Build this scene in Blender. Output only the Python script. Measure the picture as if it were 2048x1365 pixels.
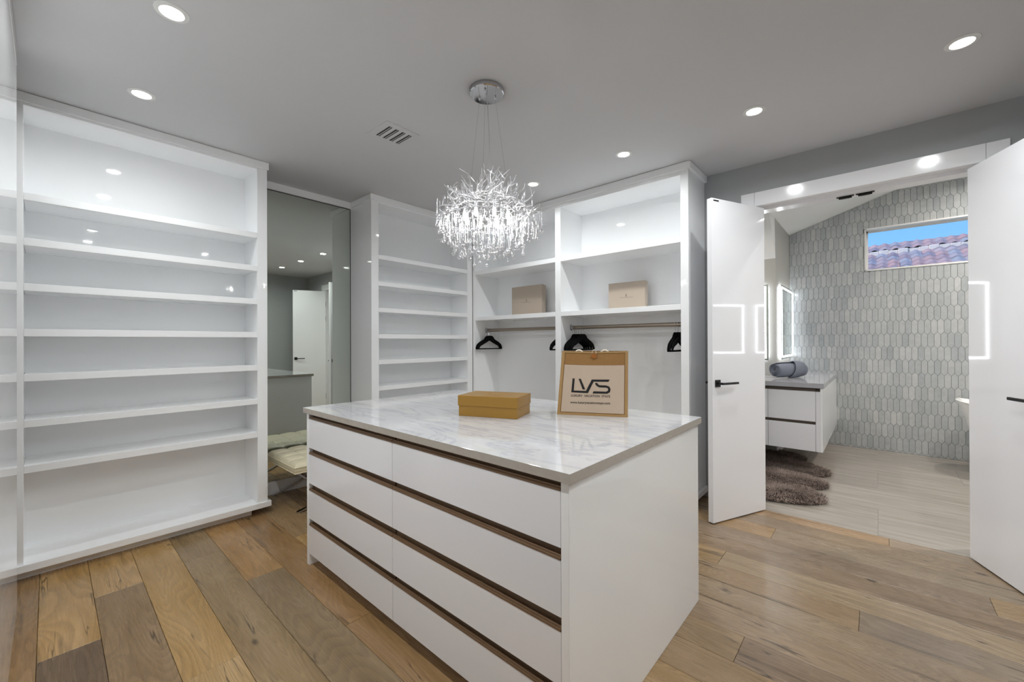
import bpy, bmesh, math, random
from mathutils import Vector, Matrix

random.seed(7)
for o in list(bpy.data.objects):
    bpy.data.objects.remove(o)
SC = bpy.context.scene
COL = SC.collection

# ------------------------------------------------------------------ camera
YAW, PITCH, ROLL, FPX = math.radians(41.6088), math.radians(0.1512), math.radians(-0.2275), 821.67
fw = Vector((math.cos(YAW) * math.cos(PITCH), math.sin(YAW) * math.cos(PITCH), math.sin(PITCH)))
r0 = Vector((math.sin(YAW), -math.cos(YAW), 0))
u0 = r0.cross(fw)
rt = math.cos(ROLL) * r0 + math.sin(ROLL) * u0
up = -math.sin(ROLL) * r0 + math.cos(ROLL) * u0
cam_d = bpy.data.cameras.new('camera')
cam = bpy.data.objects.new('camera', cam_d)
COL.objects.link(cam)
M = Matrix((rt, up, -fw)).transposed().to_4x4()
M.translation = Vector((0, 0, 1.35))
cam.matrix_world = M
cam_d.sensor_width = 36.0
cam_d.lens = FPX / 2048 * 36.0
cam_d.clip_start = 0.03
SC.camera = cam

# ------------------------------------------------------------------ colour management, world, sun
SC.view_settings.view_transform = 'Standard'
SC.view_settings.look = 'None'
SC.view_settings.gamma = 1.0
SC.view_settings.use_curve_mapping = False
SC.view_settings.exposure = -0.17
P_DOWN = 8.2      # watts, each closet downlight
P_BATH = 26.0     # watts, each bathroom downlight
CEIL = 2.782


def lin(c):
    return tuple((x / 255 / 12.92) if x / 255 <= 0.04045 else ((x / 255 + 0.055) / 1.055) ** 2.4 for x in c) + (1.0,)


w = bpy.data.worlds.new('World')
SC.world = w
w.use_nodes = True
nt = w.node_tree
nt.nodes.clear()
out = nt.nodes.new('ShaderNodeOutputWorld')
bg = nt.nodes.new('ShaderNodeBackground')
tc = nt.nodes.new('ShaderNodeTexCoord')
sp = nt.nodes.new('ShaderNodeSeparateXYZ')
cr = nt.nodes.new('ShaderNodeValToRGB')
nt.links.new(tc.outputs['Generated'], sp.inputs[0])
nt.links.new(sp.outputs['Z'], cr.inputs[0])
cr.color_ramp.elements[0].position = 0.0
cr.color_ramp.elements[0].color = lin((176, 214, 250))
e = cr.color_ramp.elements.new(0.22)
e.color = lin((118, 186, 250))
cr.color_ramp.elements[-1].position = 1.0
cr.color_ramp.elements[-1].color = lin((60, 120, 215))
nt.links.new(cr.outputs[0], bg.inputs['Color'])
bg.inputs['Strength'].default_value = 1.35
nt.links.new(bg.outputs[0], out.inputs['Surface'])

sun_d = bpy.data.lights.new('sun', 'SUN')
sun_d.energy = 3.2
sun_d.angle = math.radians(0.6)
sun_d.color = (1.0, 0.95, 0.9)
sun = bpy.data.objects.new('sun', sun_d)
COL.objects.link(sun)
sun.rotation_euler = Vector((0.42, -0.42, -0.72)).to_track_quat('-Z', 'Y').to_euler()


# ------------------------------------------------------------------ materials
def new_mat(name):
    m = bpy.data.materials.new(name)
    m.use_nodes = True
    n = m.node_tree
    b = n.nodes['Principled BSDF']
    return m, n, b


def pmat(name, rgb, rough=0.5, metal=0.0, spec=0.5, noise=0.0, nscale=8.0, bump=0.0, bscale=60.0, coat=0.0, em=None, ems=0.0, tr=0.0, ior=1.5):
    m, n, b = new_mat(name)
    b.inputs['Base Color'].default_value = lin(rgb)
    b.inputs['Roughness'].default_value = rough
    b.inputs['Metallic'].default_value = metal
    b.inputs['Specular IOR Level'].default_value = spec
    b.inputs['IOR'].default_value = ior
    b.inputs['Coat Weight'].default_value = coat
    b.inputs['Coat Roughness'].default_value = 0.02
    b.inputs['Transmission Weight'].default_value = tr
    if em:
        b.inputs['Emission Color'].default_value = lin(em)
        b.inputs['Emission Strength'].default_value = ems
    t = n.nodes.new('ShaderNodeTexCoord')
    if noise:
        nz = n.nodes.new('ShaderNodeTexNoise')
        nz.inputs['Scale'].default_value = nscale
        nz.inputs['Detail'].default_value = 5
        n.links.new(t.outputs['Object'], nz.inputs['Vector'])
        hs = n.nodes.new('ShaderNodeHueSaturation')
        hs.inputs['Color'].default_value = lin(rgb)
        mr = n.nodes.new('ShaderNodeMapRange')
        mr.inputs['To Min'].default_value = 1 - noise
        mr.inputs['To Max'].default_value = 1 + noise
        n.links.new(nz.outputs['Fac'], mr.inputs['Value'])
        n.links.new(mr.outputs[0], hs.inputs['Value'])
        n.links.new(hs.outputs[0], b.inputs['Base Color'])
    if bump:
        nz = n.nodes.new('ShaderNodeTexNoise')
        nz.inputs['Scale'].default_value = bscale
        nz.inputs['Detail'].default_value = 3
        n.links.new(t.outputs['Object'], nz.inputs['Vector'])
        bp = n.nodes.new('ShaderNodeBump')
        bp.inputs['Strength'].default_value = bump
        bp.inputs['Distance'].default_value = 0.002
        n.links.new(nz.outputs['Fac'], bp.inputs['Height'])
        n.links.new(bp.outputs[0], b.inputs['Normal'])
    return m


GLOSS = pmat('gloss_white_lacquer', (247, 248, 249), rough=0.035, spec=0.55, noise=0.012, nscale=2)
GLOSS_FRONT = pmat('gloss_white_drawer_lacquer', (238, 238, 242), rough=0.05, spec=0.5)
GREYWALL = pmat('grey_wall_paint', (170, 172, 173), rough=0.6, noise=0.02, nscale=3, bump=0.15, bscale=220)
CEILM = pmat('ceiling_paint', (206, 206, 208), rough=0.75, noise=0.015, nscale=1.5, bump=0.1, bscale=150)
WHITEP = pmat('white_ceiling_paint', (225, 225, 222), rough=0.7, bump=0.1, bscale=150)
TRIMW = pmat('white_trim_gloss', (238, 238, 240), rough=0.12)
DOORW = pmat('door_gloss_white', (238, 238, 241), rough=0.05, spec=0.55)
BRONZE = pmat('bronze_channel', (126, 100, 76), rough=0.35, metal=0.4)
BRONZE_D = pmat('bronze_channel_dark', (116, 92, 70), rough=0.5)
BLACK = pmat('matt_black_metal', (22, 22, 23), rough=0.4, metal=0.3)
VELVET = pmat('black_velvet', (13, 13, 14), rough=0.95, spec=0.15, bump=0.3, bscale=400)
CHROME = pmat('chrome', (205, 205, 208), rough=0.06, metal=1.0)
RODM = pmat('rod_champagne_metal', (150, 138, 126), rough=0.3, metal=0.85)
SILVER = pmat('silver_twig', (236, 236, 239), rough=0.25, metal=0.6)
MIRROR = pmat('mirror_silvering', (210, 216, 208), rough=0.0, metal=1.0)
GOLD = pmat('gold_card', (162, 122, 52), rough=0.34, metal=0.35, bump=0.08, bscale=500)
BEIGEBOX = pmat('beige_box_card', (186, 171, 155), rough=0.22, noise=0.02, nscale=10)
BOXPRINT = pmat('box_print', (120, 110, 100), rough=0.5)
JUTE = pmat('jute_weave', (146, 108, 62), rough=0.9, noise=0.16, nscale=160, bump=0.6, bscale=500)
JUTE_L = pmat('jute_binding', (164, 130, 84), rough=0.9, noise=0.12, nscale=200, bump=0.5, bscale=500)
CANVAS = pmat('cream_canvas', (188, 168, 148), rough=0.9, noise=0.05, nscale=120, bump=0.3, bscale=600)
INK = pmat('black_ink', (14, 10, 10), rough=0.7)
WOODBTN = pmat('wooden_button', (150, 88, 28), rough=0.5, noise=0.2, nscale=60)
ROPE = pmat('cream_rope', (226, 214, 196), rough=0.9, bump=0.4, bscale=400)
LEATHER = pmat('cream_leather', (226, 216, 186), rough=0.4, noise=0.04, nscale=12, bump=0.25, bscale=180)
TOWEL = pmat('slate_towel', (118, 122, 134), rough=0.97, spec=0.1, noise=0.12, nscale=90, bump=0.8, bscale=320)
PORCELAIN = pmat('white_porcelain', (238, 238, 236), rough=0.1)
GROUT = pmat('tile_grout', (128, 126, 118), rough=0.9, noise=0.06, nscale=60)
PLASTIC = pmat('white_plastic', (226, 226, 224), rough=0.35)
MORTAR = pmat('roof_mortar', (240, 222, 208), rough=0.9, noise=0.2, nscale=6, bump=0.6, bscale=12)
VANTOP = pmat('grey_quartz_top', (176, 176, 180), rough=0.08, noise=0.14, nscale=5)
RUBBER = pmat('dark_gap_rubber', (26, 26, 28), rough=0.6)
LENS = pmat('downlight_lens', (255, 255, 255), em=(255, 253, 248), ems=14.0)
LEDM = pmat('led_mirror_light', (255, 255, 255), em=(245, 250, 255), ems=15.0)
BULB = pmat('bulb_glow', (255, 255, 255), em=(255, 254, 250), ems=62.0)


def glassdrop():
    m, n, b = new_mat('clear_glass_drop')
    n.nodes.remove(b)
    o = n.nodes['Material Output']
    mx = n.nodes.new('ShaderNodeMixShader')
    t = n.nodes.new('ShaderNodeBsdfTransparent')
    t.inputs['Color'].default_value = (0.93, 0.94, 0.95, 1)
    g = n.nodes.new('ShaderNodeBsdfGlossy')
    g.inputs['Roughness'].default_value = 0.04
    g.inputs['Color'].default_value = (0.98, 0.98, 1.0, 1)
    lw = n.nodes.new('ShaderNodeLayerWeight')
    lw.inputs['Blend'].default_value = 0.55
    mr = n.nodes.new('ShaderNodeMapRange')
    mr.inputs['To Min'].default_value = 0.22
    mr.inputs['To Max'].default_value = 0.98
    n.links.new(lw.outputs['Facing'], mr.inputs['Value'])
    n.links.new(mr.outputs[0], mx.inputs['Fac'])
    n.links.new(t.outputs[0], mx.inputs[1])
    n.links.new(g.outputs[0], mx.inputs[2])
    n.links.new(mx.outputs[0], o.inputs['Surface'])
    return m


DROP = glassdrop()


def pane_mat():
    m, n, b = new_mat('window_glass')
    n.nodes.remove(b)
    o = n.nodes['Material Output']
    mx = n.nodes.new('ShaderNodeMixShader')
    t = n.nodes.new('ShaderNodeBsdfTransparent')
    t.inputs['Color'].default_value = (0.97, 0.985, 0.99, 1)
    g = n.nodes.new('ShaderNodeBsdfGlossy')
    g.inputs['Roughness'].default_value = 0.0
    f = n.nodes.new('ShaderNodeFresnel')
    f.inputs['IOR'].default_value = 1.3
    n.links.new(f.outputs[0], mx.inputs['Fac'])
    n.links.new(t.outputs[0], mx.inputs[1])
    n.links.new(g.outputs[0], mx.inputs[2])
    n.links.new(mx.outputs[0], o.inputs['Surface'])
    return m


PANE = pane_mat()


def wood_mat():
    m, n, b = new_mat('oak_plank')
    L = n.links.new
    N = n.nodes.new
    oi = N('ShaderNodeObjectInfo')
    tcn = N('ShaderNodeTexCoord')
    add = N('ShaderNodeVectorMath'); add.operation = 'MULTIPLY_ADD'
    cmb = N('ShaderNodeCombineXYZ')
    L(oi.outputs['Random'], cmb.inputs[0]); L(oi.outputs['Random'], cmb.inputs[1]); L(oi.outputs['Random'], cmb.inputs[2])
    L(cmb.outputs[0], add.inputs[0]); add.inputs[1].default_value = (31, 47, 13); L(tcn.outputs['Object'], add.inputs[2])
    # cathedral figure: contour lines of a stretched noise field
    mp = N('ShaderNodeMapping'); mp.inputs['Scale'].default_value = (5.0, 0.75, 1.0)
    L(add.outputs[0], mp.inputs[0])
    n1 = N('ShaderNodeTexNoise'); n1.inputs['Scale'].default_value = 1.0; n1.inputs['Detail'].default_value = 1.2
    n1.inputs['Distortion'].default_value = 0.5
    L(mp.outputs[0], n1.inputs['Vector'])
    mul = N('ShaderNodeMath'); mul.operation = 'MULTIPLY'; mul.inputs[1].default_value = 34.0
    L(n1.outputs['Fac'], mul.inputs[0])
    fr = N('ShaderNodeMath'); fr.operation = 'FRACT'
    L(mul.outputs[0], fr.inputs[0])
    ring = N('ShaderNodeValToRGB')
    ring.color_ramp.elements[0].position = 0.0; ring.color_ramp.elements[0].color = (0.0, 0, 0, 1)
    ring.color_ramp.elements[1].position = 1.0; ring.color_ramp.elements[1].color = (0.9, 0.9, 0.9, 1)
    e2 = ring.color_ramp.elements.new(0.5); e2.color = (0.55, 0.55, 0.55, 1)
    e3 = ring.color_ramp.elements.new(0.86); e3.color = (1, 1, 1, 1)
    L(fr.outputs[0], ring.inputs[0])
    # fine fibres
    mp2 = N('ShaderNodeMapping'); mp2.inputs['Scale'].default_value = (240, 5, 30)
    L(add.outputs[0], mp2.inputs[0])
    n2 = N('ShaderNodeTexNoise'); n2.inputs['Scale'].default_value = 1.0; n2.inputs['Detail'].default_value = 4
    L(mp2.outputs[0], n2.inputs['Vector'])
    # broad patches
    mp3 = N('ShaderNodeMapping'); mp3.inputs['Scale'].default_value = (9, 1.6, 1)
    L(add.outputs[0], mp3.inputs[0])
    n3 = N('ShaderNodeTexNoise'); n3.inputs['Scale'].default_value = 1.0; n3.inputs['Detail'].default_value = 3
    L(mp3.outputs[0], n3.inputs['Vector'])
    # knots
    mp4 = N('ShaderNodeMapping'); mp4.inputs['Scale'].default_value = (4.2, 2.0, 1)
    L(add.outputs[0], mp4.inputs[0])
    vo = N('ShaderNodeTexVoronoi'); vo.inputs['Scale'].default_value = 1.0
    L(mp4.outputs[0], vo.inputs['Vector'])
    kn = N('ShaderNodeMapRange'); kn.inputs['From Min'].default_value = 0.03; kn.inputs['From Max'].default_value = 0.07
    kn.inputs['To Min'].default_value = 0.28; kn.inputs['To Max'].default_value = 1.0
    L(vo.outputs['Distance'], kn.inputs['Value'])
    # dark cracks / mineral streaks along the grain
    mp5 = N('ShaderNodeMapping'); mp5.inputs['Scale'].default_value = (20, 1.1, 1)
    L(add.outputs[0], mp5.inputs[0])
    n5 = N('ShaderNodeTexNoise'); n5.inputs['Scale'].default_value = 1.0; n5.inputs['Detail'].default_value = 4
    L(mp5.outputs[0], n5.inputs['Vector'])
    ck = N('ShaderNodeMapRange'); ck.inputs['From Min'].default_value = 0.60; ck.inputs['From Max'].default_value = 0.72
    ck.inputs['To Min'].default_value = 1.0; ck.inputs['To Max'].default_value = 0.42
    L(n5.outputs['Fac'], ck.inputs['Value'])

    def mr(src, a, c):
        q = N('ShaderNodeMapRange'); q.inputs['To Min'].default_value = a; q.inputs['To Max'].default_value = c
        L(src, q.inputs['Value']); return q.outputs[0]

    def mm(a, c):
        q = N('ShaderNodeMath'); q.operation = 'MULTIPLY'; L(a, q.inputs[0]); L(c, q.inputs[1]); return q.outputs[0]
    v = mm(mr(ring.outputs[0], 0.80, 1.06), mr(n2.outputs['Fac'], 0.92, 1.07))
    v = mm(v, mr(n3.outputs['Fac'], 0.66, 1.32))
    v = mm(v, kn.outputs[0])
    v = mm(v, ck.outputs[0])
    mp6 = N('ShaderNodeMapping'); mp6.inputs['Scale'].default_value = (11, 0.8, 1)
    L(add.outputs[0], mp6.inputs[0])
    n6 = N('ShaderNodeTexNoise'); n6.inputs['Scale'].default_value = 1.3; n6.inputs['Detail'].default_value = 3
    L(mp6.outputs[0], n6.inputs['Vector'])
    d6 = N('ShaderNodeMath'); d6.operation = 'SUBTRACT'; L(n6.outputs['Fac'], d6.inputs[0]); d6.inputs[1].default_value = 0.5
    a6 = N('ShaderNodeMath'); a6.operation = 'ABSOLUTE'; L(d6.outputs[0], a6.inputs[0])
    l6 = N('ShaderNodeMapRange'); l6.inputs['From Min'].default_value = 0.003; l6.inputs['From Max'].default_value = 0.012
    l6.inputs['To Min'].default_value = 1.0; l6.inputs['To Max'].default_value = 0.0; L(a6.outputs[0], l6.inputs['Value'])
    g6 = N('ShaderNodeMapRange'); g6.inputs['From Min'].default_value = 0.55; g6.inputs['From Max'].default_value = 0.62
    L(n3.outputs['Fac'], g6.inputs['Value'])
    c6 = mm(l6.outputs[0], g6.outputs[0])
    v = mm(v, mr(c6, 1.0, 0.32))
    hs = N('ShaderNodeHueSaturation')
    L(oi.outputs['Color'], hs.inputs['Color']); L(v, hs.inputs['Value'])
    L(mr(n3.outputs['Fac'], 1.15, 0.85), hs.inputs['Saturation'])
    L(hs.outputs[0], b.inputs['Base Color'])
    b.inputs['Roughness'].default_value = 0.36
    L(mr(n2.outputs['Fac'], 0.20, 0.34), b.inputs['Roughness'])
    b.inputs['Specular IOR Level'].default_value = 0.5
    bp = N('ShaderNodeBump'); bp.inputs['Strength'].default_value = 0.03; bp.inputs['Distance'].default_value = 0.001
    L(v, bp.inputs['Height']); L(bp.outputs[0], b.inputs['Normal'])
    return m


WOOD = wood_mat()


def marble_mat():
    m, n, b = new_mat('white_marble')
    L = n.links.new; N = n.nodes.new
    t = N('ShaderNodeTexCoord')
    mp = N('ShaderNodeMapping'); mp.inputs['Scale'].default_value = (5.5, 1.3, 4.0); mp.inputs['Rotation'].default_value = (0, 0, 0.22)
    L(t.outputs['Object'], mp.inputs[0])
    a = N('ShaderNodeTexNoise'); a.inputs['Scale'].default_value = 1.0; a.inputs['Detail'].default_value = 7; a.inputs['Roughness'].default_value = 0.62
    a.inputs['Distortion'].default_value = 0.9
    L(mp.outputs[0], a.inputs['Vector'])
    r = N('ShaderNodeValToRGB')
    r.color_ramp.elements[0].position = 0.25; r.color_ramp.elements[0].color = lin((184, 184, 188))
    r.color_ramp.elements[1].position = 0.75; r.color_ramp.elements[1].color = lin((192, 190, 184))
    for p, c in ((0.40, (202, 201, 203)), (0.462, (199, 198, 200)), (0.482, (180, 180, 188)), (0.50, (197, 196, 197)), (0.60, (206, 205, 203))):
        q = r.color_ramp.elements.new(p); q.color = lin(c)
    L(a.outputs['Fac'], r.inputs[0])
    mp2 = N('ShaderNodeMapping'); mp2.inputs['Scale'].default_value = (18, 3.0, 6); mp2.inputs['Rotation'].default_value = (0, 0, 0.22)
    L(t.outputs['Object'], mp2.inputs[0])
    a2 = N('ShaderNodeTexNoise'); a2.inputs['Scale'].default_value = 1.0; a2.inputs['Detail'].default_value = 6; a2.inputs['Distortion'].default_value = 0.5
    L(mp2.outputs[0], a2.inputs['Vector'])
    r2 = N('ShaderNodeMapRange'); r2.inputs['From Min'].default_value = 0.58; r2.inputs['From Max'].default_value = 0.76
    r2.inputs['To Min'].default_value = 1.0; r2.inputs['To Max'].default_value = 0.82
    L(a2.outputs['Fac'], r2.inputs['Value'])
    mx = N('ShaderNodeHueSaturation')
    L(r.outputs[0], mx.inputs['Color']); L(r2.outputs[0], mx.inputs['Value'])
    L(mx.outputs[0], b.inputs['Base Color'])
    b.inputs['Roughness'].default_value = 0.06
    b.inputs['Specular IOR Level'].default_value = 0.55
    return m


MARBLE = marble_mat()


def picket_mat():
    m, n, b = new_mat('picket_tile_glaze')
    L = n.links.new; N = n.nodes.new
    oi = N('ShaderNodeObjectInfo'); ge = N('ShaderNodeNewGeometry')
    ad = N('ShaderNodeMath'); ad.operation = 'ADD'
    L(oi.outputs['Random'], ad.inputs[0]); L(ge.outputs['Random Per Island'], ad.inputs[1])
    fr = N('ShaderNodeMath'); fr.operation = 'FRACT'; L(ad.outputs[0], fr.inputs[0])
    r = N('ShaderNodeValToRGB')
    cols = [(0.0, (166, 171, 173)), (0.2, (177, 181, 182)), (0.45, (186, 189, 189)), (0.7, (173, 177, 179)), (0.88, (192, 194, 193)), (1.0, (169, 174, 176))]
    r.color_ramp.elements[0].color = lin(cols[0][1]); r.color_ramp.elements[1].color = lin(cols[-1][1])
    for p, c in cols[1:-1]:
        q = r.color_ramp.elements.new(p); q.color = lin(c)
    L(fr.outputs[0], r.inputs[0])
    t = N('ShaderNodeTexCoord')
    nz = N('ShaderNodeTexNoise'); nz.inputs['Scale'].default_value = 16; nz.inputs['Detail'].default_value = 3; nz.inputs['Distortion'].default_value = 1.2
    cmb = N('ShaderNodeVectorMath'); cmb.operation = 'ADD'
    sc = N('ShaderNodeMath'); sc.operation = 'MULTIPLY'; sc.inputs[1].default_value = 37; L(fr.outputs[0], sc.inputs[0])
    L(t.outputs['Object'], cmb.inputs[0]); L(sc.outputs[0], cmb.inputs[1])
    L(cmb.outputs[0], nz.inputs['Vector'])
    mr = N('ShaderNodeMapRange'); mr.inputs['To Min'].default_value = 0.8; mr.inputs['To Max'].default_value = 1.18
    L(nz.outputs['Fac'], mr.inputs['Value'])
    hs = N('ShaderNodeHueSaturation'); L(r.outputs[0], hs.inputs['Color']); L(mr.outputs[0], hs.inputs['Value'])
    L(hs.outputs[0], b.inputs['Base Color'])
    b.inputs['Roughness'].default_value = 0.12
    bp = N('ShaderNodeBump'); bp.inputs['Strength'].default_value = 0.35; bp.inputs['Distance'].default_value = 0.004
    nb = N('ShaderNodeTexNoise'); nb.inputs['Scale'].default_value = 22; L(cmb.outputs[0], nb.inputs['Vector'])
    L(nb.outputs['Fac'], bp.inputs['Height']); L(bp.outputs[0], b.inputs['Normal'])
    return m


PICKET = picket_mat()


def travertine_mat():
    m, n, b = new_mat('bathroom_travertine')
    L = n.links.new; N = n.nodes.new
    t = N('ShaderNodeTexCoord'); oi = N('ShaderNodeObjectInfo')
    ad = N('ShaderNodeVectorMath'); ad.operation = 'ADD'
    sc = N('ShaderNodeMath'); sc.operation = 'MULTIPLY'; sc.inputs[1].default_value = 23; L(oi.outputs['Random'], sc.inputs[0])
    L(t.outputs['Object'], ad.inputs[0]); L(sc.outputs[0], ad.inputs[1])
    mp = N('ShaderNodeMapping'); mp.inputs['Scale'].default_value = (26, 1.6, 1)
    L(ad.outputs[0], mp.inputs[0])
    a = N('ShaderNodeTexNoise'); a.inputs['Scale'].default_value = 1.0; a.inputs['Detail'].default_value = 7; a.inputs['Roughness'].default_value = 0.6
    L(mp.outputs[0], a.inputs['Vector'])
    r = N('ShaderNodeValToRGB')
    r.color_ramp.elements[0].position = 0.28; r.color_ramp.elements[0].color = lin((142, 133, 123))
    r.color_ramp.elements[1].position = 0.72; r.color_ramp.elements[1].color = lin((172, 165, 156))
    L(a.outputs['Fac'], r.inputs[0]); L(r.outputs[0], b.inputs['Base Color'])
    b.inputs['Roughness'].default_value = 0.16
    return m


TRAV = travertine_mat()


def rooftile_mat():
    m, n, b = new_mat('clay_roof_tile')
    L = n.links.new; N = n.nodes.new
    oi = N('ShaderNodeObjectInfo')
    r = N('ShaderNodeValToRGB')
    cols = [(0, (166, 150, 152)), (0.25, (196, 156, 150)), (0.5, (172, 168, 172)), (0.7, (152, 136, 144)), (0.85, (206, 168, 162)), (1, (178, 174, 176))]
    r.color_ramp.elements[0].color = lin(cols[0][1]); r.color_ramp.elements[1].color = lin(cols[-1][1])
    for p, c in cols[1:-1]:
        q = r.color_ramp.elements.new(p); q.color = lin(c)
    L(oi.outputs['Random'], r.inputs[0])
    t = N('ShaderNodeTexCoord'); nz = N('ShaderNodeTexNoise'); nz.inputs['Scale'].default_value = 9; nz.inputs['Detail'].default_value = 4
    L(t.outputs['Object'], nz.inputs['Vector'])
    mr = N('ShaderNodeMapRange'); mr.inputs['To Min'].default_value = 0.75; mr.inputs['To Max'].default_value = 1.25
    L(nz.outputs['Fac'], mr.inputs['Value'])
    hs = N('ShaderNodeHueSaturation'); L(r.outputs[0], hs.inputs['Color']); L(mr.outputs[0], hs.inputs['Value'])
    L(hs.outputs[0], b.inputs['Base Color']); b.inputs['Roughness'].default_value = 0.8
    return m


ROOFT = rooftile_mat()


def fur_mat():
    m, n, b = new_mat('brown_fur')
    L = n.links.new; N = n.nodes.new
    t = N('ShaderNodeTexCoord'); nz = N('ShaderNodeTexNoise'); nz.inputs['Scale'].default_value = 5; nz.inputs['Detail'].default_value = 6
    L(t.outputs['Object'], nz.inputs['Vector'])
    ge = N('ShaderNodeNewGeometry')
    mx = N('ShaderNodeMath'); mx.operation = 'MULTIPLY_ADD'; mx.inputs[1].default_value = 0.3
    L(ge.outputs['Random Per Island'], mx.inputs[0]); L(nz.outputs['Fac'], mx.inputs[2])
    r = N('ShaderNodeValToRGB')
    r.color_ramp.elements[0].position = 0.42; r.color_ramp.elements[0].color = lin((88, 74, 68))
    r.color_ramp.elements[1].position = 0.9; r.color_ramp.elements[1].color = lin((176, 160, 150))
    L(mx.outputs[0], r.inputs[0]); L(r.outputs[0], b.inputs['Base Color'])
    b.inputs['Roughness'].default_value = 0.8
    b.inputs['Specular IOR Level'].default_value = 0.2
    return m


FUR = fur_mat()


# ------------------------------------------------------------------ mesh helpers
def bm_box(bm, x0, x1, y0, y1, z0, z1, bev=0.0):
    if bev:
        t = bmesh.new()
        bm_box(t, x0, x1, y0, y1, z0, z1)
        bmesh.ops.bevel(t, geom=list(t.edges), offset=bev, segments=1, affect='EDGES')
        me = bpy.data.meshes.new('tmp'); t.to_mesh(me); t.free()
        bm.from_mesh(me); bpy.data.meshes.remove(me)
        return
    v = [bm.verts.new((x, y, z)) for z in (z0, z1) for y in (y0, y1) for x in (x0, x1)]
    for f in ((0, 2, 3, 1), (4, 5, 7, 6), (0, 1, 5, 4), (2, 6, 7, 3), (0, 4, 6, 2), (1, 3, 7, 5)):
        bm.faces.new([v[i] for i in f])


def bm_tube(bm, pts, rad, seg=8, cap=True):
    """tube through pts; rad = number or list"""
    pts = [Vector(p) for p in pts]
    n = len(pts)
    rads = rad if isinstance(rad, (list, tuple)) else [rad] * n
    rings = []
    prev = None
    for i in range(n):
        d = (pts[min(i + 1, n - 1)] - pts[max(i - 1, 0)]).normalized()
        a = prev if prev is not None else Vector((0, 0, 1))
        if abs(a.dot(d)) > 0.95 and prev is None:
            a = Vector((1, 0, 0))
        a = (a - d * a.dot(d)).normalized()
        prev = a
        bb = d.cross(a)
        rings.append([bm.verts.new(pts[i] + (a * math.cos(2 * math.pi * k / seg) + bb * math.sin(2 * math.pi * k / seg)) * rads[i]) for k in range(seg)])
    for i in range(n - 1):
        for k in range(seg):
            bm.faces.new((rings[i][k], rings[i][(k + 1) % seg], rings[i + 1][(k + 1) % seg], rings[i + 1][k]))
    if cap:
        bm.faces.new(rings[0][::-1]); bm.faces.new(rings[-1])


def bm_lathe(bm, prof, seg=16, c=(0, 0, 0)):
    """prof: list of (r, z)"""
    rings = []
    for r, z in prof:
        if r < 1e-6:
            rings.append([bm.verts.new((c[0], c[1], c[2] + z))])
        else:
            rings.append([bm.verts.new((c[0] + r * math.cos(2 * math.pi * k / seg), c[1] + r * math.sin(2 * math.pi * k / seg), c[2] + z)) for k in range(seg)])
    for a, b in zip(rings, rings[1:]):
        for k in range(seg):
            k2 = (k + 1) % seg
            if len(a) == 1 and len(b) == 1:
                continue
            if len(a) == 1:
                bm.faces.new((a[0], b[k], b[k2]))
            elif len(b) == 1:
                bm.faces.new((a[k], b[0], a[k2]))
            else:
                bm.faces.new((a[k], b[k], b[k2], a[k2]))


def bm_prism(bm, poly, fn, h0, h1):
    """extrude 2-D polygon; fn(u, v, h) -> xyz"""
    a = [bm.verts.new(fn(u, v, h0)) for u, v in poly]
    b = [bm.verts.new(fn(u, v, h1)) for u, v in poly]
    n = len(poly)
    bm.faces.new(a[::-1]); bm.faces.new(b)
    for i in range(n):
        bm.faces.new((a[i], a[(i + 1) % n], b[(i + 1) % n], b[i]))


def offset_of(p):
    v = Vector((0, 0, 0))
    while p is not None:
        v = v + p.location
        p = p.parent
    return v


def finish(bm, name, mat, parent=None, smooth=False, world=True, tri_normals=True):
    if tri_normals:
        bmesh.ops.recalc_face_normals(bm, faces=bm.faces)
    if parent is not None and world:
        off = offset_of(parent)
        for v in bm.verts:
            v.co -= off
    if smooth:
        for f in bm.faces:
            f.smooth = True
    me = bpy.data.meshes.new(name)
    bm.to_mesh(me); bm.free()
    for mt in (mat if isinstance(mat, (list, tuple)) else [mat]):
        me.materials.append(mt)
    if smooth:
        try:
            me.set_sharp_from_angle(angle=math.radians(40))
        except Exception:
            pass
    o = bpy.data.objects.new(name, me)
    COL.objects.link(o)
    if parent is not None:
        o.parent = parent
    return o


def box(name, mat, parent, *b, bev=0.0):
    bm = bmesh.new()
    bm_box(bm, *b, bev=bev)
    return finish(bm, name, mat, parent)


def thing(name, label, cat, loc=(0, 0, 0), rotz=0, group=None):
    o = bpy.data.objects.new(name, None)
    COL.objects.link(o)
    o.empty_display_size = 0.1
    o.location = loc
    o.rotation_euler = (0, 0, rotz)
    o['label'] = label; o['category'] = cat
    if group:
        o['group'] = group
    return o


def tag(o, label, cat, group=None, kind=None):
    if label: o['label'] = label
    if cat: o['category'] = cat
    if group: o['group'] = group
    if kind: o['kind'] = kind
    return o


def struct(o):
    o['kind'] = 'structure'
    return o


def copy_tree(o, parent=None):
    c = o.copy(); COL.objects.link(c)
    if parent is not None:
        c.parent = parent
    for ch in list(o.children):
        copy_tree(ch, c)
    return c


# ================================================================== ROOM SHELL
# closet: x -1.2..3.79, y -1.35..4.05 ; bathroom: x 3.93..6.79, y -2.8..2.4
def plane_box(name, mat, *b):
    return struct(box(name, mat, None, *b))


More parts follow.
